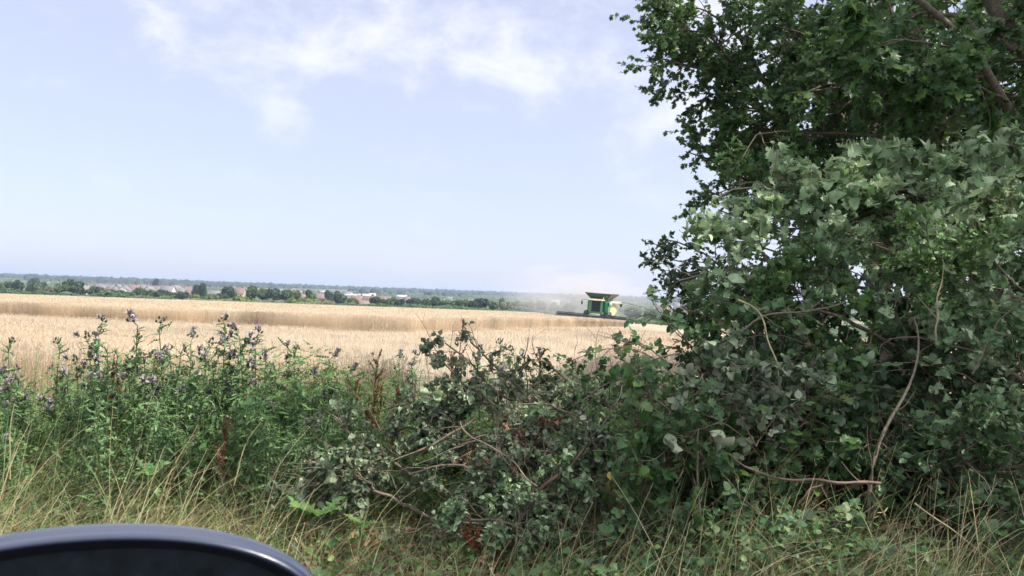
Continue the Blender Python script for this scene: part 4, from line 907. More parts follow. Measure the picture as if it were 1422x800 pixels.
# -- hawthorn with small leaves poking out on the left
hb = np.array([2.4, 6.9, 0.0])
hl = [([hb, P(1060, 450, 6.8), P(1010, 370, 6.6), P(960, 335, 6.5), P(915, 330, 6.4)], .03, .004),
      ([hb, P(1050, 430, 6.7), P(990, 380, 6.5), P(940, 355, 6.4), P(895, 363, 6.3)], .02, .003),
      ([hb, P(1060, 460, 6.6), P(1000, 410, 6.4), P(950, 405, 6.3), P(912, 415, 6.2)], .02, .003),
      ([hb, P(1080, 400, 6.9), P(1040, 300, 6.8), P(1000, 290, 6.7)], .03, .006),
      ([hb, P(1100, 380, 7), P(1080, 280, 7), P(1060, 200, 7)], .03, .006),
      ([hb, P(1060, 470, 6.5), P(1010, 440, 6.2), P(960, 440, 6.1)], .02, .004),
      ([P(1010, 370, 6.6), P(975, 375, 6.5), P(925, 385, 6.4)], .01, .003)]
plant('hawthorn_bush', 'dark small-leaved bush poking out to the left below the tall tree', 'bush', hl, 43,
      [dict(n=12, ln=(.15, .42), ang=(30, 75), droop=.1, wob=.5, t0=.25), dict(n=6, ln=(.08, .18), ang=(30, 70), droop=.1, wob=.5)], dict(n=8, t=T_IVY, size=.036, mat=M_dark, spread=.9, droop=.2, upr=.8), M_bark, woody='trunk', leafy='crown', base=hb)
# -- dark hedge shrubs behind the felled boughs
def shrub(label, px0, px1, ytop, d, seed, mat=M_dark, tm=T_OVATE, size=.055, name='hedge_shrub', nl=14):
    rg = rng(seed); c = P((px0+px1)/2, 600, d); b = np.array([c[0], d+.3, 0.0]); lim = []
    for k in range(nl):
        tpx = rg.uniform(px0, px1); ty = ytop+rg.uniform(0, 1)**1.3*(640-ytop); e = P(tpx, ty, d+rg.uniform(-.45, .5)); m_ = b*.45+e*.55+np.array([0, 0, .15])
        lim.append(([b+rg.normal(size=3)*np.array([.3, .15, 0]), m_, e], .022, .005))
    return plant(name, label, 'bush', lim, seed+1, LV_bush, dict(n=8, t=tm, size=size, mat=mat, spread=.9, droop=.3, upr=.7), M_twig, base=b)
shrub('dark green shrub in the hedge below the right-hand felled boughs', 1230, 1460, 250, 5.9, 51, M_dark, T_MAPLE, .07)
shrub('dark shrub in the middle of the hedge bank', 1080, 1280, 300, 5.9, 53, M_dark, T_MAPLE, .065)
shrub('mid green shrub at the left end of the hedge bank', 970, 1130, 400, 5.6, 55, M_dark, T_OVATE, .06)
shrub('shaded shrub low at the right edge of the bank', 1200, 1450, 500, 4.9, 57, M_dark, T_OVATE, .06)
shrub('shaded low shrub behind the reddish canes', 1000, 1230, 520, 4.9, 59, M_dark, T_OVATE, .06)
# -- felled oak boughs with wilting pale leaves heaped over the hedge
LV_b = [dict(n=15, ln=(.15, .50), ang=(25, 65), droop=.25, wob=.5, t0=.08, bias=(-.4, -.6, .3)), dict(n=4, ln=(.08, .2), ang=(25, 65), droop=.4, wob=.4)]
def bough(label, pts, seed, n=5, size=.10, mat=M_oak_w, tm=T_OAK, r=.016, wilt=.35, name='felled_bough', lv=LV_b, droop=.55, group='felled boughs heaped on the hedge', bark=M_twig, cat='cut branch', extra=None, width=1.15):
    limbs = [(PS(*p), r if i == 0 else r*.7, .004) for i, p in enumerate(pts)]
    return plant(name, label, cat, limbs, seed, lv, dict(n=int(n*1.7), t=tm, size=size*.76, mat=mat, spread=.75, droop=droop, upr=.75, curl=(.4, 2.2), fold=(.05, .5), wave=.10, wilt=wilt, width=width, n2=2), bark, group=group)
bough('uppermost felled bough with large pale wilting leaves under the leaning oak limb', [[(1440, 265, 6.0), (1340, 232, 5.8), (1250, 222, 5.7), (1195, 228, 5.6)], [(1430, 240, 5.9), (1360, 232, 5.8), (1300, 222, 5.8)]], 201, size=.135, droop=.9)
bough('felled bough with pale leaves spreading left at the top of the bank', [[(1420, 310, 5.8), (1270, 265, 5.6), (1160, 250, 5.5), (1085, 250, 5.4), (1055, 262, 5.4)], [(1270, 265, 5.6), (1200, 260, 5.4), (1130, 262, 5.3)]], 202, size=.13, droop=.9)
bough('felled bough whose pale tip hangs over the left shoulder of the bank', [[(1300, 330, 5.6), (1180, 290, 5.5), (1080, 258, 5.4), (1010, 262, 5.4), (992, 275, 5.4)], [(1180, 290, 5.5), (1100, 300, 5.3), (1030, 310, 5.3)]], 203, size=.115, droop=.8)
bough('long felled bough ending in big pale leaves low on the left side', [[(1330, 430, 5.3), (1180, 395, 5.2), (1060, 372, 5.2), (985, 372, 5.2), (945, 392, 5.2)], [(1180, 395, 5.2), (1080, 350, 5.2), (1010, 335, 5.3)]], 204, size=.115, droop=.8)
bough('pale-leaved felled bough near the right edge high on the bank', [[(1450, 330, 5.7), (1380, 280, 5.5), (1330, 262, 5.4), (1280, 255, 5.4)], [(1450, 340, 5.6), (1400, 275, 5.6), (1380, 250, 5.7)]], 205, size=.12, droop=.9)
bough('felled bough with crowded grey-green leaves in the middle of the bank', [[(1350, 420, 5.2), (1260, 360, 5.1), (1180, 325, 5.1), (1120, 330, 5.1)], [(1350, 420, 5.2), (1280, 330, 5.2), (1230, 290, 5.2)]], 206, size=.095, droop=.9)
bough('felled bough with drooping leaves at the right edge of the bank', [[(1460, 460, 5.2), (1390, 390, 5.1), (1350, 340, 5.1), (1310, 310, 5.1)], [(1460, 460, 5.2), (1430, 370, 5.2), (1410, 310, 5.3)]], 207, size=.105, droop=1.0)
bough('felled bough pointing left above the bramble sprays', [[(1240, 480, 5.1), (1150, 430, 5.0), (1060, 425, 5.0), (995, 450, 5.0)], [(1150, 430, 5.0), (1080, 390, 5.0)]], 208, size=.09, mat=M_oak_g)
bough('felled bough with dull leaves below the right edge drooping one', [[(1460, 560, 4.9), (1380, 500, 4.8), (1300, 470, 4.8), (1230, 470, 4.8)], [(1380, 500, 4.8), (1330, 440, 4.9)]], 209, size=.09)
bough('half-dry bough right of the upright brown stick', [[(1450, 660, 4.6), (1380, 600, 4.5), (1310, 580, 4.5), (1260, 600, 4.5)], [(1450, 660, 4.6), (1400, 570, 4.6)]], 210, size=.085, n=3)
bough('low bough with dark hanging leaves at the bottom right', [[(1440, 780, 4.4), (1370, 700, 4.3), (1290, 670, 4.3), (1230, 690, 4.3)], [(1370, 700, 4.3), (1330, 640, 4.4)]], 211, size=.085, n=3, mat=M_oak_g)
bough('fresh green sprig growing through the pale leaves in the middle of the bank', [[(1300, 470, 4.9), (1290, 400, 4.8), (1285, 340, 4.8), (1290, 290, 4.8)], [(1300, 470, 4.9), (1330, 400, 4.8), (1350, 350, 4.8)]], 212, size=.05, mat=M_weed, tm=T_OVATE, wilt=.05, droop=0, name='green_sprig', group=None, cat='sapling', bark=M_gstem)
bough('green oak spray at the left foot of the bank with broad lobed leaves', [[(1060, 720, 4.3), (980, 640, 4.1), (900, 600, 4.0), (850, 610, 4.0)], [(980, 640, 4.1), (920, 560, 4.1), (870, 530, 4.1)], [(980, 640, 4.1), (930, 660, 4.0), (880, 650, 4.0)]], 213, size=.09, mat=M_oak_g, wilt=.1, droop=.1, n=2)
bough('grey-green leafy bough lying above the reddish canes', [[(1210, 640, 4.6), (1120, 590, 4.4), (1040, 560, 4.3), (960, 560, 4.2)], [(1120, 590, 4.4), (1060, 520, 4.4), (1000, 500, 4.4)]], 214, size=.07, tm=T_BRAM, mat=M_pile, wilt=.1)
bough('dark leafy bough in the hollow behind the upright brown stick', [[(1300, 620, 4.9), (1200, 560, 4.8), (1120, 530, 4.8), (1060, 540, 4.8)], [(1200, 560, 4.8), (1160, 490, 4.8)]], 215, size=.08, mat=M_oak_g, n=4)
# -- brambles
LV_br = [dict(n=6, ln=(.06, .2), ang=(30, 70), droop=.1, wob=.4, t0=.1, up=.2)]
def bramble(label, pts, seed, size=.055, mat=M_bramble, n=3, r=.0045, group='bramble canes'):
    limbs = [(PS(*p), r, .002) for p in pts]
    return plant('bramble', label, 'bramble', limbs, seed, LV_br, dict(n=n, t=T_BRAM, size=size, mat=mat, spread=.6, droop=.1, upr=.4, tri=True, curl=(.05, .6), fold=(.05, .4), wave=.03, n2=3), M_cane, group=group)
bramble('bramble spray reaching left in front of the combine harvester', [[(1020, 560, 4.9), (960, 480, 4.8), (925, 440, 4.8), (895, 432, 4.7), (872, 446, 4.7)], [(960, 480, 4.8), (930, 455, 4.7), (905, 418, 4.7)]], 221, .045)
bramble('bramble cane arching left low over the pale wheat', [[(980, 600, 4.7), (930, 510, 4.6), (880, 480, 4.6), (830, 485, 4.6), (785, 505, 4.6)], [(930, 510, 4.6), (900, 480, 4.6), (860, 472, 4.6)]], 222, .045)
bramble('bramble clump with broad leaves left of the pale wheat corner', [[(1010, 640, 4.6), (950, 560, 4.5), (900, 520, 4.4), (850, 520, 4.4)], [(1010, 640, 4.6), (990, 520, 4.6), (960, 490, 4.6)], [(950, 560, 4.5), (900, 550, 4.4), (840, 560, 4.3)]], 223, .06)
bramble('bramble with rounded olive leaves high in the middle of the bank', [[(1180, 560, 4.8), (1130, 480, 4.6), (1070, 460, 4.6), (1020, 475, 4.6)], [(1130, 480, 4.6), (1090, 440, 4.6), (1040, 430, 4.7)]], 224, .05)
bramble('bramble with grey-backed leaves above the curled white leaves', [[(1100, 720, 4.2), (1050, 620, 4.0), (1000, 580, 4.0), (930, 560, 4.0)], [(1050, 620, 4.0), (1010, 540, 4.1), (960, 540, 4.1)], [(1050, 620, 4.0), (1080, 570, 4.1), (1120, 560, 4.1)]], 225, .052, M_pile)
bramble('bramble cane in the dark hollow right of the upright brown stick', [[(1400, 740, 4.3), (1330, 640, 4.2), (1280, 590, 4.3), (1240, 560, 4.4)], [(1330, 640, 4.2), (1380, 570, 4.3), (1430, 560, 4.4)]], 226, .06)
bramble('bramble at the bottom edge right of the reddish canes', [[(1350, 860, 4.0), (1300, 740, 3.9), (1240, 720, 3.9), (1190, 760, 3.9)], [(1300, 740, 3.9), (1330, 680, 4.0), (1370, 670, 4.0)]], 227, .06)
bramble('bramble trailing at the foot of the bank below the green oak spray', [[(1090, 840, 4.0), (1020, 720, 3.9), (950, 690, 3.9), (890, 720, 3.9)], [(1020, 720, 3.9), (1060, 660, 4.0)]], 228, .055)
bramble('bramble cane crossing the right part of the bank', [[(1450, 640, 4.5), (1350, 520, 4.4), (1260, 500, 4.4), (1190, 510, 4.4)], [(1350, 520, 4.4), (1390, 440, 4.5), (1420, 420, 4.6)]], 229, .06)
bramble('bramble growing up the far right of the bank', [[(1430, 560, 4.7), (1400, 440, 4.7), (1350, 380, 4.7), (1310, 390, 4.7)]], 230, .05)
bramble('low bramble patch at the bottom edge under the white curled leaves', [[(1000, 880, 3.8), (960, 780, 3.75), (900, 750, 3.7), (850, 780, 3.7)], [(960, 780, 3.75), (1000, 720, 3.8), (1040, 700, 3.8)], [(960, 780, 3.75), (930, 710, 3.8)]], 231, .05)
bramble('dense bramble below the reddish canes at the bottom edge', [[(1150, 880, 3.8), (1110, 780, 3.7), (1060, 760, 3.7), (1020, 790, 3.7)], [(1110, 780, 3.7), (1150, 730, 3.75), (1190, 720, 3.8)], [(1110, 780, 3.7), (1090, 720, 3.8)]], 232, .055)
bramble('bramble in the bottom right corner of the bank', [[(1440, 880, 3.9), (1400, 770, 3.8), (1340, 750, 3.8), (1290, 780, 3.8)], [(1400, 770, 3.8), (1420, 700, 3.9)], [(1400, 770, 3.8), (1350, 700, 3.9)]], 233, .06)
bramble('bramble between the heap and the bank at the bottom', [[(900, 860, 3.9), (870, 760, 3.8), (820, 730, 3.8), (780, 750, 3.8)], [(870, 760, 3.8), (880, 690, 3.9), (860, 660, 3.9)]], 234, .05)
shrub('shaded leafy growth at the bottom right of the bank', 1150, 1440, 600, 4.3, 61, M_dark, T_OVATE, .055, nl=12)
shrub('shaded leafy growth at the foot of the bank behind the curled leaves', 880, 1180, 590, 4.4, 63, M_oak_g, T_OAK, .07, nl=14)
# -- heap of drying branches in the middle
LV_p = [dict(n=9, ln=(.10, .28), ang=(25, 75), droop=.5, wob=.5, t0=.05), dict(n=4, ln=(.05, .13), ang=(25, 65), droop=.4, wob=.4)]
def pile(label, pts, seed, size=.075, mat=M_pile, tm=T_BRAM, n=6, wilt=.7, r=.012, **k):
    return bough(label, pts, seed, int(n*1.2), size*.80, mat, tm, r, wilt, 'cut_branch', LV_p, .7, 'cut branches drying in the heap', M_bark, width=.85, **k)
pile('cut branch with a dark forked stem standing up at the top of the heap', [[(755, 610, 4.7), (742, 560, 4.7), (700, 520, 4.6), (665, 490, 4.6), (648, 462, 4.6)], [(742, 560, 4.7), (690, 550, 4.6), (650, 500, 4.6), (620, 478, 4.6)]], 241, .07, n=4, r=.014)
pile('cut branch with leaves hanging from the upper left shoulder of the heap', [[(740, 620, 4.7), (680, 560, 4.5), (630, 520, 4.5), (600, 490, 4.5)], [(680, 560, 4.5), (620, 560, 4.4), (590, 545, 4.4)]], 242, .075)
pile('cut branch with drooping leaves on the left slope of the heap', [[(700, 670, 4.5), (620, 610, 4.4), (560, 590, 4.4), (520, 600, 4.4)], [(620, 610, 4.4), (590, 570, 4.4)]], 243, .07)
pile('cut branch forming the left arm of the heap beside the thistles', [[(620, 690, 4.4), (540, 640, 4.3), (480, 600, 4.3), (455, 570, 4.3)], [(540, 640, 4.3), (490, 630, 4.2), (440, 640, 4.2)]], 244, .07)
pile('cut branch with large smooth leaves at the lower left of the heap', [[(600, 720, 4.2), (520, 680, 4.1), (460, 665, 4.1), (400, 680, 4.1)], [(520, 680, 4.1), (480, 640, 4.1)]], 245, .08, n=5)
pile('cut branch across the dark middle of the heap', [[(840, 640, 4.5), (760, 620, 4.4), (690, 600, 4.3), (620, 620, 4.3)], [(760, 620, 4.4), (720, 570, 4.4)]], 246, .065)
pile('cut branch with bleached curled leaves right of the middle of the heap', [[(880, 640, 4.5), (820, 590, 4.4), (770, 560, 4.4), (720, 560, 4.4)], [(820, 590, 4.4), (800, 540, 4.5)]], 247, .07, M_oak_w, n=7, wilt=.8)
pile('cut branch with pale crumpled leaves low in the heap', [[(800, 740, 4.2), (740, 690, 4.1), (690, 670, 4.1), (630, 680, 4.1)], [(740, 690, 4.1), (770, 650, 4.1)]], 248, .075, M_oak_w, n=7, wilt=.9)
pile('cut branch with pale curled leaves at the lower right of the heap', [[(880, 740, 4.2), (820, 690, 4.1), (770, 680, 4.1), (730, 700, 4.0)], [(820, 690, 4.1), (800, 640, 4.2)]], 249, .07, M_oak_w, n=7, wilt=.8)
pile('cut branch with dull leaves joining the heap to the brambles', [[(940, 640, 4.5), (880, 590, 4.4), (840, 560, 4.4), (800, 530, 4.5)], [(880, 590, 4.4), (890, 540, 4.4)]], 250, .06)
pile('cut branch with dark leaves at the back of the heap top', [[(840, 600, 4.9), (800, 540, 4.9), (770, 510, 4.9), (740, 500, 4.9)], [(800, 540, 4.9), (840, 510, 4.9)]], 251, .06, M_dark)
pile('cut branch with sparse leaves lying at the foot of the heap', [[(760, 790, 4.0), (690, 730, 3.95), (620, 720, 3.95), (560, 740, 3.95)]], 252, .055, n=4)
pile('small cut branch of dark leaves in the hollow of the heap', [[(700, 680, 4.6), (660, 640, 4.5), (600, 640, 4.5), (560, 650, 4.5)]], 253, .06, M_dark)

pile('cut branch with crisp dark leaves at the centre front of the heap', [[(740, 720, 4.15), (680, 660, 4.1), (620, 640, 4.1), (570, 660, 4.1)], [(680, 660, 4.1), (700, 610, 4.2)]], 254, .06, n=7)
pile('cut branch with mixed pale and dark leaves under the bare crooked stick', [[(860, 700, 4.2), (800, 640, 4.15), (750, 620, 4.15), (700, 640, 4.1)], [(800, 640, 4.15), (830, 590, 4.2)]], 255, .065, n=7)
pile('cut branch with dangling leaves between the left arm and the heap top', [[(640, 640, 4.5), (600, 580, 4.45), (560, 560, 4.4), (530, 570, 4.4)], [(600, 580, 4.45), (640, 540, 4.5)]], 256, .06, n=7)
pile('cut branch with curled pale leaves at the very foot of the heap', [[(780, 780, 3.95), (720, 730, 3.9), (660, 715, 3.9), (610, 740, 3.9)], [(720, 730, 3.9), (740, 690, 3.95)]], 257, .065, M_oak_w, n=6, wilt=.9)
pile('withered brown-leaved branch in the dark gap of the heap', [[(760, 660, 4.35), (710, 620, 4.3), (660, 610, 4.3), (610, 630, 4.25)], [(710, 620, 4.3), (740, 590, 4.3)]], 258, .06, M_brown, n=4, wilt=.9)
# -- bare sticks and canes
def stick(name, label, pts, r0, r1, mat, seed, twigs=3, cat='stick'):
    rg = rng(seed); p = resample(PS(*pts), 18)[None]; p = resample(p[0]+rg.normal(size=p[0].shape)*(.012 if r0 > .004 else .002), 18)[None]; rr = np.linspace(r0, r1, 18)[None]*(1+.15*rg.normal(size=(1, 18))); g = Geo(); tubes(g, p, np.abs(rr), 9)
    if twigs:
        t_, q = spawn(rg, p, np.abs(rr), twigs, (.08, .3), (30, 60), 0, .5, 6, .1, .45); tubes(g, t_, q, 5)
    b = p[0, 0]; o = g.build(name, mat, None, b, smooth=True); o.location = tuple(b); tag(o, label, cat); return o
stick('upright_stick', 'thick pale-brown stick rising through the bank on the right', [(1216, 800, 4.0), (1206, 730, 4.0), (1200, 680, 4.0), (1210, 650, 4.0), (1240, 580, 4.15), (1272, 515, 4.3), (1278, 475, 4.5), (1268, 440, 4.7)], .012, .004, M_bark, 261, 9)
stick('reddish_cane', 'thick reddish cane lying level across the foot of the bank', [(1220, 672, 3.9), (1150, 668, 3.85), (1090, 668, 3.85), (1045, 655, 3.85), (1010, 635, 3.85)], .010, .005, M_cane, 262, 3)
stick('reddish_cane', 'curved reddish cane bending down below the level one', [(1150, 672, 3.85), (1120, 680, 3.8), (1105, 710, 3.8), (1080, 735, 3.8)], .007, .003, M_cane, 263, 1)
stick('dry_stick', 'thin dry stick slanting down to the bottom edge left of the bank', [(970, 600, 3.95), (968, 680, 3.85), (978, 740, 3.8), (992, 810, 3.75)], .006, .005, M_twig, 264, 1)
stick('dry_stick', 'slim brown stick leaning right from the grass under the curled white leaf', [(915, 780, 3.8), (925, 720, 3.85), (940, 670, 3.9), (950, 630, 3.95)], .006, .004, M_twig, 265, 2)
stick('dry_stick', 'straw-coloured stem falling from the middle of the bank', [(1020, 415, 4.6), (1058, 432, 4.5), (1072, 490, 4.4), (1085, 540, 4.3), (1095, 580, 4.3)], .005, .003, M_dry, 266, 1)
stick('dry_stick', 'long straight straw stalk at the bottom right corner', [(1270, 700, 3.9), (1330, 740, 3.8), (1370, 775, 3.75), (1420, 830, 3.7)], .004, .003, M_dry, 267, 0)
stick('dry_stick', 'dark branch sloping up to the right across the bank', [(980, 500, 4.6), (1030, 460, 4.5), (1060, 435, 4.5), (1110, 432, 4.5), (1180, 420, 4.6)], .008, .004, M_bark, 268, 4)
stick('dry_stick', 'bare crooked stick lying on the right side of the heap', [(740, 700, 4.0), (742, 672, 4.0), (770, 665, 4.0), (800, 640, 4.05), (820, 612, 4.1), (850, 580, 4.2)], .010, .006, M_cane, 269, 3)
stick('dry_stick', 'bare dark stick sloping left across the heap', [(660, 580, 4.3), (620, 610, 4.2), (570, 632, 4.15), (510, 655, 4.1)], .008, .004, M_bark, 270, 2)
stick('dry_stick', 'thin pale stick lying at the front of the heap', [(640, 590, 4.1), (680, 620, 4.0), (720, 650, 3.95), (745, 672, 3.9)], .005, .003, M_twig, 271, 1)
stick('dry_stick', 'brown bare twig over the bramble leaves left of the bank', [(805, 560, 4.3), (850, 530, 4.3), (900, 500, 4.3), (940, 490, 4.4)], .006, .004, M_bark, 272, 3)
stick('dry_stick', 'pair of thin upright twigs above the middle of the bank', [(1298, 470, 4.6), (1300, 440, 4.6), (1305, 400, 4.6), (1312, 360, 4.6)], .006, .003, M_dry, 273, 3)
stick('dry_stick', 'brown branch at the right edge below the pale leaves', [(1440, 420, 4.9), (1400, 385, 4.9), (1370, 350, 4.9), (1350, 310, 5.0)], .009, .005, M_bark, 274, 3)
stick('dry_stick', 'slanting dead stem at the bottom right of the bank', [(1110, 760, 3.85), (1060, 720, 3.85), (1030, 690, 3.9), (1000, 655, 3.9)], .006, .003, M_twig, 275, 2)

# -- curled white leaves caught on the bank
def bigleaf(label, px, py, d, dirv, upv, size, mat, seed, curl=1.5, wilt=1.0, tm=T_SMOOTH, width=.95, name='curled_leaf'):
    rg = rng(seed); g = Geo(); p = P(px, py, d)
    V, F = tm
    leaves(g, rg, tm, p[None], np.array([dirv], float), np.array([upv], float), size, (curl, curl+.01), (.3, .5), .16, var=np.array([.5]), wilt=wilt, width=width)
    if name == 'curled_leaf':
        for q in range(3):
            dq = np.array(dirv, float)+rg.normal(size=3)*.55; leaves(g, rg, tm, (p+nrm(np.array(dirv, float))*size*.22*q+rg.normal(size=3)*.008)[None], dq[None], (np.array(upv, float)+rg.normal(size=3)*.6)[None], size*rg.uniform(.45, .75), (curl, curl+.8), (.3, .7), .15, var=np.array([rg.uniform()]), wilt=.8, width=width)
    stem = np.array([[p-nrm(np.array(dirv, float))*.06+np.array([0, .01, .01]), p]]); gs = Geo()
    root = empty(name, p); tag(root, label, 'leaf')
    lo = g.build('blade', mat, root, p, smooth=True); tubes(gs, stem, np.array([[.0015, .0015]]), 5); gs.build('stalk', M_cane, root, p)
bigleaf('curled leaf with painted sky sheen hanging upright, left of the two white ones', 925, 602, 3.85, (.05, -.15, -1), (.8, -.7, .1), .125, M_sheen, 281, 1.2)
bigleaf('big pale curled leaf draped to the right of the upright white one', 985, 600, 3.85, (.75, -.3, -.75), (.7, -.5, .6), .14, M_sheen, 292, 1.2)
bigleaf('small yellow leaf at the foot of the heap', 846, 655, 3.95, (.2, -.4, -1), (0, -1, .3), .05, M_yell, 283, .8, .4)
bigleaf('smooth pale leaf of the trio at the lower left of the heap, top one', 455, 632, 4.0, (.3, -.3, -1), (0, -1, .2), .085, M_pile, 284, .8, .5, T_SMOOTH, .8, 'broad_leaf')
bigleaf('smooth pale leaf of the trio at the lower left of the heap, right one', 485, 650, 4.0, (-.1, -.3, -1), (.2, -1, .3), .085, M_pile, 285, .8, .5, T_SMOOTH, .8, 'broad_leaf')
bigleaf('smooth pale leaf of the trio at the lower left of the heap, lowest one', 470, 662, 3.95, (-.9, -.3, -.2), (0, -1, .5), .085, M_pile, 286, .8, .5, T_SMOOTH, .8, 'broad_leaf')
bigleaf('hanging grey-green leaf of the pair on the left slope of the heap, left one', 590, 538, 4.2, (.02, -.1, -1), (-.1, -1, .1), .085, M_oak_w, 287, .3, .3, T_SMOOTH, .75, 'broad_leaf')
bigleaf('hanging grey-green leaf of the pair on the left slope of the heap, right one', 606, 540, 4.2, (.15, -.1, -1), (.2, -1, .1), .085, M_oak_w, 288, .3, .3, T_SMOOTH, .75, 'broad_leaf')

# ------------------------------------------------------------------ thistles
def ovoid(g, c, ax, r, h, var=0, seg=6):
    ax = nrm(np.asarray(ax, float)); t = np.linspace(0, 1, 4); a = nrm(np.cross(ax, (0.3, .9, .1))); b = np.cross(ax, a)
    pts = c+np.outer(t*h, ax); rad = r*np.array([.55, 1.0, .9, .45]); an = np.arange(seg)/seg*2*PI
    v = pts[:, None]+rad[:, None, None]*(np.cos(an)[None, :, None]*a+np.sin(an)[None, :, None]*b); g.add(v.reshape(-1, 3), grid_faces(4, seg, True), var)
    g.add(v[-1], np.arange(seg)[None], var)
    return pts[-1]
def tuftg(g, rg, c, ax, r, n=18):
    d = nrm(nrm(np.asarray(ax, float))*.8+rg.normal(size=(n, 3))*.75); up = rg.normal(size=(n, 3))
    leaves(g, rg, T_LONG, np.repeat(c[None], n, 0), d, up, r*rg.uniform(.6, 1.2, n), (.1, .8), (0, .2), .02, width=1.6)
def thistle_meshes(seed, h, heads, bloom, leafn=84, dense=1.0):
    rg = rng(seed); gs = Geo(); gl = Geo(); hs = []
    z = np.linspace(0, h, 12); ph = rg.uniform(0, 6); lean = rg.normal(0, .035, 2)
    st = np.stack([np.sin(z*2.2+ph)*.02+lean[0]*z*z, np.cos(z*2.6+ph)*.02+lean[1]*z*z, z], -1)
    tubes(gs, st[None], np.linspace(.007, .003, 12)[None], 6)
    t = rg.uniform(.08, 1.0, int(leafn*dense)); zi = t*11; i = np.minimum(zi.astype(int), 10); fr = (zi-i)[:, None]; p = st[i]*(1-fr)+st[i+1]*fr
    az = np.arange(len(t))*2.4+rg.normal(0, .4, len(t)); el = rg.uniform(-.1, .7, len(t))
    d = np.stack([np.cos(az)*np.cos(el), np.sin(az)*np.cos(el), np.sin(el)], -1)
    leaves(gl, rg, T_THIS, p, d, np.array([0, 0, 1.])+rg.normal(size=p.shape)*.3, .17*(1.15-.62*t)*rg.uniform(.7, 1.15, len(t)), (.2, 1.1), (.1, .6), .06, width=1.0)
    # flowering side branches
    nb = heads; tb_ = np.sort(rg.uniform(.52, 1.0, nb)); tb_[-1] = 1.0
    for k in range(nb):
        zi = tb_[k]*10.99; i = int(zi); p0 = st[i]*(1-(zi-i))+st[i+1]*(zi-i); az = rg.uniform(0, 6.28); ln = .03+.13*(1.02-tb_[k])+.02
        e = p0+np.array([math.cos(az)*ln*.65, math.sin(az)*ln*.65, ln*rg.uniform(.7, 1.1)]); m_ = (p0+e)/2+np.array([math.cos(az), math.sin(az), -.3])*ln*.12
        pl = resample([p0, m_, e], 5)[None]; tubes(gs, pl, np.linspace(.0035, .002, 5)[None], 4)
        q, dd, uu = leafpts(rg, pl, 5, .9, .1, (0, 0, 1), .4, 0); leaves(gl, rg, T_THIS, q, dd, uu, .055*rg.uniform(.6, 1.2, 5), (.2, 1), (.1, .6), .05)
        nh = rg.integers(3, 7)
        for j in range(nh):
            c = e+rg.normal(size=3)*np.array([.018, .018, .014]); ax = np.array([rg.normal(0, .4), rg.normal(0, .4), 1])
            g1 = Geo(); tubes(gs, np.array([[e-(0, 0, .01), c]]), np.array([[.0018, .0018]]), 3)
            tip = ovoid(g1, c, ax, rg.uniform(.0065, .0095), rg.uniform(.017, .024)); typ = 0
            u_ = rg.uniform()
            if u_ < bloom:
                g2 = Geo()
                if rg.uniform() < .55: tuftg(g2, rg, tip, ax, .034, 40); typ = 1
                else: tuftg(g2, rg, tip, ax, .018, 14); typ = 2
                hs.append((g1, g2, typ))
            else: hs.append((g1, None, 0))
    return gs, gl, hs
def thistle_proto(seed, h, heads, bloom, dense=1.0):
    gs, gl, hs = thistle_meshes(seed, h, heads, bloom, dense=dense)
    root = empty('thistle'); gs.build('stem', M_gstem, root, smooth=True); gl.build('leaves', M_this, root)
    for g1, g2, typ in hs:
        o = g1.build('flower_head', M_bud, root)
        if g2 is not None: g2.build('tuft', M_fluff if typ == 1 else M_tuft, o)
    return root
def copy_tree(o, parent=None):
    c = o.copy(); COL.objects.link(c)
    if parent is not None: c.parent = parent; c.matrix_parent_inverse = Matrix()
    for ch in list(o.children): copy_tree(ch, c)
    return c
protos = [thistle_proto(401, 1.30, 9, .35), thistle_proto(402, 1.25, 7, .25), thistle_proto(403, 1.28, 8, .5), thistle_proto(404, 1.2, 6, .15, 1.2)]
used = [False]*4
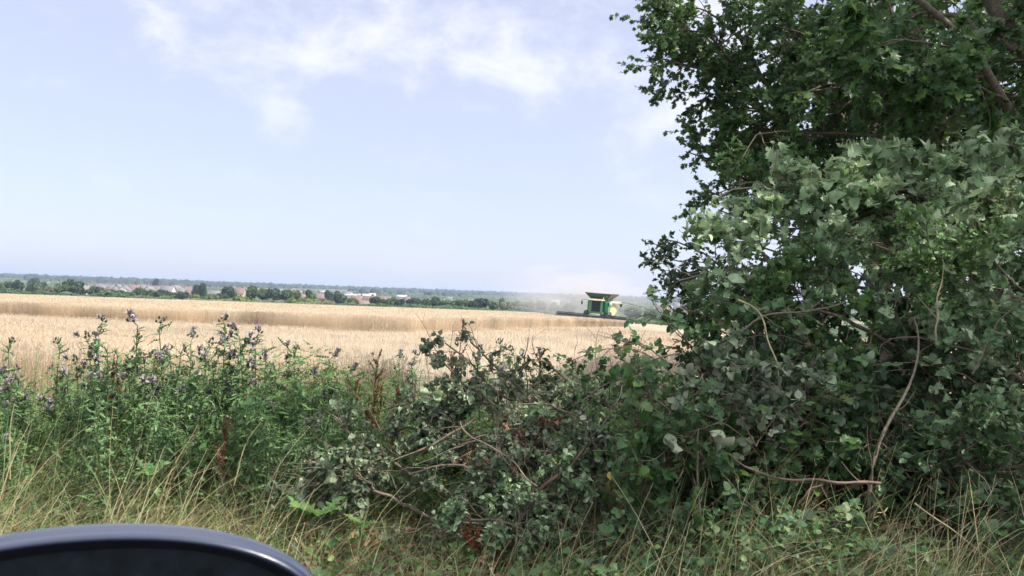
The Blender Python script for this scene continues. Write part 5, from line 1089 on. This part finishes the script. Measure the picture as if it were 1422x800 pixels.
TH = [ # px, top y, depth, proto, label
 (30, 466, 4.7, 1, 'tall thistle nearest the left edge with dark buds at its tip'),
 (8, 520, 4.5, 3, 'leafy thistle cut by the left edge of the picture'),
 (72, 464, 4.8, 1, 'tall slender thistle, second from the left, with one grey tuft'),
 (112, 492, 4.9, 3, 'short thistle between the second and third tall ones'),
 (131, 460, 5.0, 3, 'thistle leaning against the left side of the first very tall one'),
 (151, 437, 4.8, 0, 'very tall thistle, left end of the row of tallest ones'),
 (199, 433, 4.7, 2, 'very tall thistle with the largest pale fluffy head'),
 (236, 435, 4.9, 1, 'very tall thin thistle right of the fluffiest one'),
 (263, 457, 4.8, 2, 'thistle with a grey head just right of the thin tall one'),
 (283, 470, 4.7, 3, 'thistle with pale fluff beneath the centre of the thistle row'),
 (303, 436, 4.9, 0, 'very tall thistle crowned by a dense cluster of heads'),
 (327, 462, 5.0, 2, 'thistle with fluffy heads between the cluster-crowned one and the twin-topped pair'),
 (346, 450, 4.9, 3, 'left thistle of the twin-topped pair'),
 (367, 453, 5.0, 0, 'right thistle of the twin-topped pair'),
 (372, 486, 4.7, 2, 'thistle with a low grey fluffy head under the twin-topped pair'),
 (397, 474, 5.1, 0, 'thistle with lilac heads right of the twin-topped pair'),
 (419, 477, 5.2, 1, 'narrow thistle near the right end of the tall thistles'),
 (452, 485, 5.2, 2, 'last tall thistle on the right of the patch, with purple heads'),
 (438, 510, 4.9, 2, 'short thistle with open purple flowers at the right of the patch'),
 (478, 505, 5.1, 2, 'short purple-flowered thistle left of the red dock'),
 (553, 488, 5.4, 2, 'thistle with purple heads standing right of the red dock'),
 (582, 486, 5.5, 0, 'scrappy thistle left of the top of the heap'),
 (672, 478, 5.6, 0, 'dry thistle with small heads behind the heap top'),
 (693, 466, 5.7, 1, 'pale bushy-topped thistle behind the heap'),
 (722, 480, 5.6, 3, 'small-headed thistle right of the pale bushy-topped one'),
 (758, 484, 5.6, 2, 'thistle seen between the heap and the bramble arch'),
]
rgt = rng(77)
for px, py, d, pr, lab in TH:
    o = protos[pr] if not used[pr] else copy_tree(protos[pr]); used[pr] = True
    tp = P(px, py, d); hh = [1.30, 1.25, 1.28, 1.2][pr]+.09; z0 = float(gz(tp[0], d)); s = max(.5, (tp[2]-z0)/hh)
    o.location = (tp[0], d, z0); o.scale = (s, s, s); o.rotation_euler = (0, 0, rgt.uniform(0, 6.28))
    tag(o, lab, 'thistle', 'tall thistles on the verge')
# low leafy thistles filling the patch (no heads visible)
lowp = []
for k in range(4):
    gs, gl, hs = thistle_meshes(420+k, .95, 4, 0, leafn=70); root = empty('leafy_thistle'); gs.build('stem', M_gstem, root); gl.build('leaves', M_this, root); lowp.append(root)
lu = [False]*4
for k in range(110):
    pr = k % 4; o = lowp[pr] if not lu[pr] else copy_tree(lowp[pr]); lu[pr] = True
    px = rgt.uniform(-20, 505); d = rgt.uniform(4.15, 5.6); ytop = 474+rgt.uniform(0, 1)*60+max(0, 5.0-d)*95+(40 if px > 380 else 0)+(38 if px < 135 else 0)
    tp = P(px, ytop, d); z0 = float(gz(tp[0], d)); s = float(np.clip((tp[2]-z0)/.98, .4, 1.3)); o.location = (tp[0], d, z0); o.scale = (s, s, s); o.rotation_euler = (0, 0, rgt.uniform(0, 6.28))
    tag(o, 'headless leafy thistle massed in the green thistle patch on the left', 'thistle', 'leafy thistles in the patch')

# -- docks with rusty seed stalks
def dock(label, px, py, d, seed, mat=M_rust, wid=.1, name='dock', h=None, stalks=3):
    rg = rng(seed); tp = P(px, py, d); z0 = float(gz(tp[0], d)); b = np.array([tp[0], d, z0]); H_ = tp[2]-z0; gs = Geo(); gl = Geo()
    for k in range(stalks):
        e = np.array([rg.normal(0, wid*.6), rg.normal(0, wid*.5), H_*(1 if k == 0 else rg.uniform(.7, .95))]); pl = resample([(0, 0, 0), e*.5+rg.normal(size=3)*.02, e], 10)[None]
        tubes(gs, pl, np.linspace(.005, .0025, 10)[None], 5)
        br, rr = spawn(rg, pl, np.full((1, 10), .003), 14, (.06, .18), (20, 45), -.2, .3, 5, .45, .6, .3); tubes(gs, br, rr, 3)
        for pp, n in ((br, 34), (pl[:, 5:], 90)):
            p, dd, u = leafpts(rg, pp, n, 1.2, .05, (0, 0, 1), 1.0, 0); leaves(gl, rg, T_OVATE, p, dd, u, .012, (.1, .5), (.1, .5), .05)
    root = empty(name, b); tag(root, label, 'dock plant'); gs.build('stem', M_cane if mat is M_rust else M_twig, root); gl.build('seed_stalk', mat, root)
    g = Geo(); n = 9; az = rg.uniform(0, 6.28, n); dd = np.stack([np.cos(az), np.sin(az), rg.uniform(.2, 1.2, n)], -1)
    leaves(g, rg, T_OVATE, np.zeros((n, 3))+np.array([0, 0, .05]), dd, np.array([0, 0, 1.])+rg.normal(size=(n, 3))*.3, .22, (.4, 1.2), (.1, .4), .05, width=.6); g.build('leaves', M_weed, root)
dock('bright rusty-red dock right of the thistle patch', 508, 500, 5.0, 431, wid=.14, stalks=5)
dock('rusty dock half hidden right of the brightest red one', 545, 545, 4.9, 432, stalks=3)
dock('brown pointed dock spike rising above the heap', 628, 447, 5.2, 433, M_brown, .05, stalks=2)
dock('small red dock spike between the third and fourth tall thistles', 167, 492, 5.1, 434, wid=.05, stalks=2)
dock('red dock spike beside the thin tall thistle', 216, 490, 5.2, 435, wid=.05, stalks=2)
dock('dark brown dock stalk leaning among the straw grass left of the heap', 308, 590, 4.3, 436, M_brown, .08, stalks=2)
dock('withered dark seed head drooping behind the bramble arch', 745, 488, 5.0, 437, M_brown, .06, stalks=2)
dock('rusty dock low in the grass below the heap', 672, 738, 3.9, 438, wid=.1, stalks=3)
dock('brown seed plume in front of the bramble on the left of the bank', 905, 540, 4.15, 439, M_brown, .1, stalks=3)
# -- single large thistle-like leaf rosettes on the verge
def rosette(label, px, py, d, seed, L_=.19):
    rg = rng(seed); b = P(px, py, d); g = Geo(); n = 7; az = rg.uniform(0, 6.28, n); dd = np.stack([np.cos(az), np.sin(az)*.8, rg.uniform(.1, .8, n)], -1)
    leaves(g, rg, T_THIS, np.zeros((n, 3)), dd, np.array([0, -.4, 1.])+rg.normal(size=(n, 3))*.2, L_*rg.uniform(.7, 1.1, n), (.2, .7), (.1, .3), .04, width=1.7)
    root = empty('sow_thistle', (b[0], b[1], b[2])); tag(root, label, 'weed'); g.build('leaves', M_weed, root)
    gs = Geo(); zt = b[2]-float(gz(b[0], b[1])); tubes(gs, resample([(0, 0, -zt), (.01, 0, -zt/2), (0, 0, 0)], 6)[None], np.full((1, 6), .005), 5); gs.build('stem', M_gstem, root)
rosette('bright green jagged-leaved weed in front of the left arm of the heap', 442, 716, 3.9, 441)
rosette('jagged green weed low in the straw below the heap', 500, 730, 3.85, 442, .13)
rosette('pale jagged weed in the grass above the car mirror', 205, 655, 4.1, 443, .11)

# ------------------------------------------------------------------ ground layer: grass, weeds, leaf litter
def dens_pos(rg, n, x0, x1, y0, y1):
    x = rg.uniform(x0, x1, n); y = rg.uniform(y0, y1, n); return x, y
# green grass
rg = rng(501); g = Geo(); x, y = dens_pos(rg, 62000, -5.2, 4.2, 2.7, 7.0); k = np.abs(x) < y*.72+.4; x = x[k]; y = y[k]
k = rg.uniform(0, 1, len(x)) < np.clip(.75+.6*vnoise(x, y, .5, 3), .2, 1); x = x[k]; y = y[k]; n = len(x)
hz = lambda x: 1-.45*np.exp(-((x+.25)/.75)**2)
blades(g, rg, np.stack([x, y, gz(x, y)], -1), hz(x)*rg.uniform(.18, .5, n)*(1-.25*(y < 3.9)), rg.uniform(.0025, .006, n), rg.normal(.15, .2, n), rg.uniform(.2, 1.5, n), 5, tip=.05)
n = 4000; x, y = dens_pos(rg, n, -4, 4, 3.0, 5.0); blades(g, rg, np.stack([x, y, gz(x, y)], -1), hz(x)*rg.uniform(.35, .8, n), rg.uniform(.004, .008, n), rg.normal(.2, .25, n), rg.uniform(.3, 2.0, n), 6, tip=.05)
o = g.build('green_grass', M_grass); tag(o, 'green grass blades growing all over the verge', 'grass', kind='stuff')
# dry grass (leaning to the right), denser in the lower left
rg = rng(502); g = Geo(); x, y = dens_pos(rg, 64000, -5.2, 4.2, 2.7, 5.4); k = np.abs(x) < y*.72+.4; x = x[k]; y = y[k]
pr_ = np.clip(.62+1.1*vnoise(x, y, .38, 9)+.15*(x < -.8), .08, 1)*np.where(x > .3, .55, .8); k = rg.uniform(0, 1, len(x)) < pr_; x = x[k]; y = y[k]; n = len(x)
az = rg.normal(.35, .9, n)
tips = blades(g, rg, np.stack([x, y, gz(x, y)], -1), hz(x)*rg.uniform(.15, .68, n)*(.75+.4*vnoise(x, y, .6, 2)), rg.uniform(.0018, .004, n), rg.normal(.4, .35, n), rg.uniform(.1, 1.8, n), 5, az=az, tip=.15)
k = rg.uniform(0, 1, n) < .05; tp = tips[k]; m_ = len(tp)
for j in range(4):
    dd = nrm(np.stack([rg.normal(.4, .5, m_), rg.normal(0, .4, m_), rg.normal(.4, .5, m_)], -1)); leaves(g, rg, T_LONG, tp-dd*.02*j, dd, rg.normal(size=(m_, 3)), .035, (.1, .5), (0, .2), .0, width=.8)
n = 3600; x, y = dens_pos(rg, n, -4, 3.2, 3.0, 4.9); tp_ = blades(g, rg, np.stack([x, y, gz(x, y)], -1), hz(x)*rg.uniform(.4, .85, n), rg.uniform(.0028, .0045, n), rg.normal(.35, .3, n), rg.uniform(.1, 1.3, n), 6, az=rg.normal(.3, .8, n), tip=.4)
# flattened thatch
n = 22000; x, y = dens_pos(rg, n, -4.5, 3.8, 2.9, 4.9); k = vnoise(x, y, .4, 9) > -.12; x = x[k]; y = y[k]; n = len(x); blades(g, rg, np.stack([x, y, gz(x, y)+rg.uniform(.02, .16, n)], -1), rg.uniform(.1, .3, n), .0028, rg.normal(1.7, .3, n), rg.normal(.3, .5, n), 3, tip=.3)
o = g.build('dry_grass', M_straw); tag(o, 'dry straw-coloured grass tangled along the front of the verge', 'grass', kind='stuff')
# low broadleaf weeds
rg = rng(503); g = Geo(); gl = Geo()
def weeds(g, n, x0, x1, y0, y1, zlo, zhi, size, seed, tm=T_OVATE, hfun=None):
    rg = rng(seed); x, y = dens_pos(rg, n, x0, x1, y0, y1); k = rg.uniform(0, 1, n) < np.clip(.6+.8*vnoise(x, y, .35, seed), .05, 1); x = x[k]; y = y[k]; n = len(x)
    hm = np.clip(.6+.6*vnoise(x, y, .7, seed+3), .25, 1.3); z = gz(x, y)+zlo+(zhi-zlo)*rg.uniform(0, 1, n)*hm
    az = rg.uniform(0, 6.28, n); d = np.stack([np.cos(az), np.sin(az), rg.normal(.1, .4, n)], -1)
    leaves(g, rg, tm, np.stack([x, y, z], -1), d, np.array([0, -.2, 1.])+rg.normal(size=(n, 3))*.5, size*rg.uniform(.5, 1.4, n), (.1, .8), (.05, .5), .05)
weeds(gl, 24000, -3.2, .1, 4.3, 6.6, .05, .98, .075, 511, T_THIS); weeds(gl, 9000, -5.0, -2.6, 4.1, 6.2, .05, .8, .075, 521, T_THIS)
weeds(gl, 14000, -5.0, .4, 4.3, 6.6, .05, .88, .03, 512, T_OVATE)
weeds(gl, 22000, -1.4, 2.4, 4.7, 7.6, .05, .95, .045, 513, T_BRAM)
gu = Geo(); weeds(gu, 15000, .0, 4.0, 3.4, 5.0, .03, .45, .04, 517, T_BRAM); weeds(gu, 7000, -1.6, 4.0, 3.2, 4.2, .02, .34, .045, 518, T_MAPLE)
o = gu.build('undergrowth', M_bramble); tag(o, 'dark leafy undergrowth filling the foot of the hedge bank', 'undergrowth', kind='stuff')
weeds(gl, 13000, -3.6, 4.0, 2.9, 5.0, .02, .30, .03, 514, T_IVY)
weeds(gl, 2600, -2.6, 4.0, 3.1, 4.6, .02, .34, .05, 515, T_BRAM)
weeds(gl, 3000, -3.6, 4.0, 3.0, 4.6, .02, .36, .06, 516, T_THIS)
n = 4200; x, y = dens_pos(rg, n, -4.6, 2.6, 4.4, 7.4); blades(g, rg, np.stack([x, y, gz(x, y)], -1), rg.uniform(.4, .95, n), .004, rg.normal(0, .12, n), rg.normal(0, .2, n), 4, tip=.5)
o = gl.build('weeds', M_weed); tag(o, 'tangle of green weeds covering the verge under the thistles', 'weeds', kind='stuff')
o = g.build('weed_stalks', M_grass); tag(o, 'thin green weed stalks standing in the verge', 'weeds', kind='stuff')
# litter
rg = rng(504); g = Geo(); n = 9000; x, y = dens_pos(rg, n, -3, 4, 3.2, 5.6); az = rg.uniform(0, 6.28, n)
leaves(g, rg, T_OVATE, np.stack([x, y, gz(x, y)+rg.uniform(.0, .18, n)], -1), np.stack([np.cos(az), np.sin(az), rg.normal(0, .3, n)], -1), np.array([0, 0, 1.])+rg.normal(size=(n, 3))*.5, .04, (.3, 1.5), (.1, .8), .06, wilt=.6)
o = g.build('leaf_litter', M_brown); tag(o, 'brown dead leaves scattered under the grass and branches', 'leaf litter', kind='stuff')
# long straw stems leaning right in the left foreground
for k, (a, b_, dd) in enumerate([((150, 722), (205, 600), 3.9), ((205, 720), (270, 575), 3.95), ((100, 720), (122, 590), 4.0), ((318, 660), (362, 560), 4.1), ((300, 690), (355, 615), 3.9), ((258, 690), (300, 590), 4.0)]):
    pass
labs = ['long straw-green stem leaning right, leftmost of the leaning ones', 'long straw stem leaning right beside the leftmost leaning one', 'upright yellowish stem near the left edge', 'long pale stem leaning right into the thistle patch', 'short pale stem leaning right below the patch', 'pale stem leaning right under the tall thistle row']
for k, (a, b_, dd) in enumerate([((150, 722), (208, 640), 3.9), ((205, 722), (275, 590), 3.95), ((14, 640), (20, 560), 4.2), ((325, 650), (362, 585), 4.1), ((222, 700), (262, 640), 3.9), ((190, 610), (232, 505), 4.5)]):
    stick('grass_stem', labs[k], [(a[0], a[1]+25, dd), ((a[0]+b_[0])/2-4, (a[1]+b_[1])/2, dd), (b_[0], b_[1], dd)], .0035, .002, M_dry, 600+k, 0, 'grass stem')

# ------------------------------------------------------------------ car door mirror, close to the camera
def mirror():
    d0 = .55; c = P(108, 906, d0)
    root = empty('car_door_mirror', c); tag(root, 'dark navy car door mirror close to the camera at the bottom left', 'car mirror')
    root.rotation_euler = (R(-3), 0, R(20))
    n = 72; a = np.linspace(0, 2*PI, n, endpoint=False); W_, H_ = .176, .085
    e = 2/2.1
    ox = np.sign(np.cos(a))*np.abs(np.cos(a))**e*W_; oz = np.sign(np.sin(a))*np.abs(np.sin(a))**e*H_
    ox = ox*(1-.10*(oz < 0)*(-oz/H_))
    def loft(rings, mat, name, cap=False):
        g = Geo(); V = [np.stack([ox*s, np.full(n, y), oz*s2], -1) for y, s, s2 in rings]; g.add(np.concatenate(V), grid_faces(len(rings), n, True))
        if cap: g.add(V[-1], np.arange(n)[None])
        return g.build(name, mat, root, smooth=True)
    MB = plain('navy mirror shell', (.022, .030, .060), .26, spec=.55, var=.06, scale=3, coat=.35)
    MT = plain('black mirror trim', (.012, .013, .02), .45, spec=.4, var=.1)
    MG = plain('painted mirror reflection', (.010, .014, .022), .35, spec=.3, var=.8, scale=60)  # dark mottling painted in place of foliage reflected in the glass
    loft([(-.006, .965, .92), (-.008, .98, .94), (-.004, .992, .965), (.002, 1.0, .985), (.005, .998, .986), (.007, 1.002, .996), (.012, 1.004, 1.002), (.014, 1.0, .998), (.017, 1.002, 1.0), (.028, .98, .97), (.05, .9, .85), (.075, .7, .62), (.083, .4, .34), (.086, .05, .05)], MB, 'housing', True)
    loft([(-.006, .966, .922), (.004, .93, .85), (.018, .90, .78), (.024, .88, .76)], MT, 'trim_ring')
    loft([(.020, .885, .79), (.020, .5, .45), (.020, .02, .02)], MG, 'glass', True)
    g = Geo(); boxg(g, (-.27, .05, -.10), (.16, .06, .09)); o = g.build('mounting_arm', MT, root)
    bv = o.modifiers.new('bevel', 'BEVEL'); bv.width = .012; bv.segments = 3
mirror()
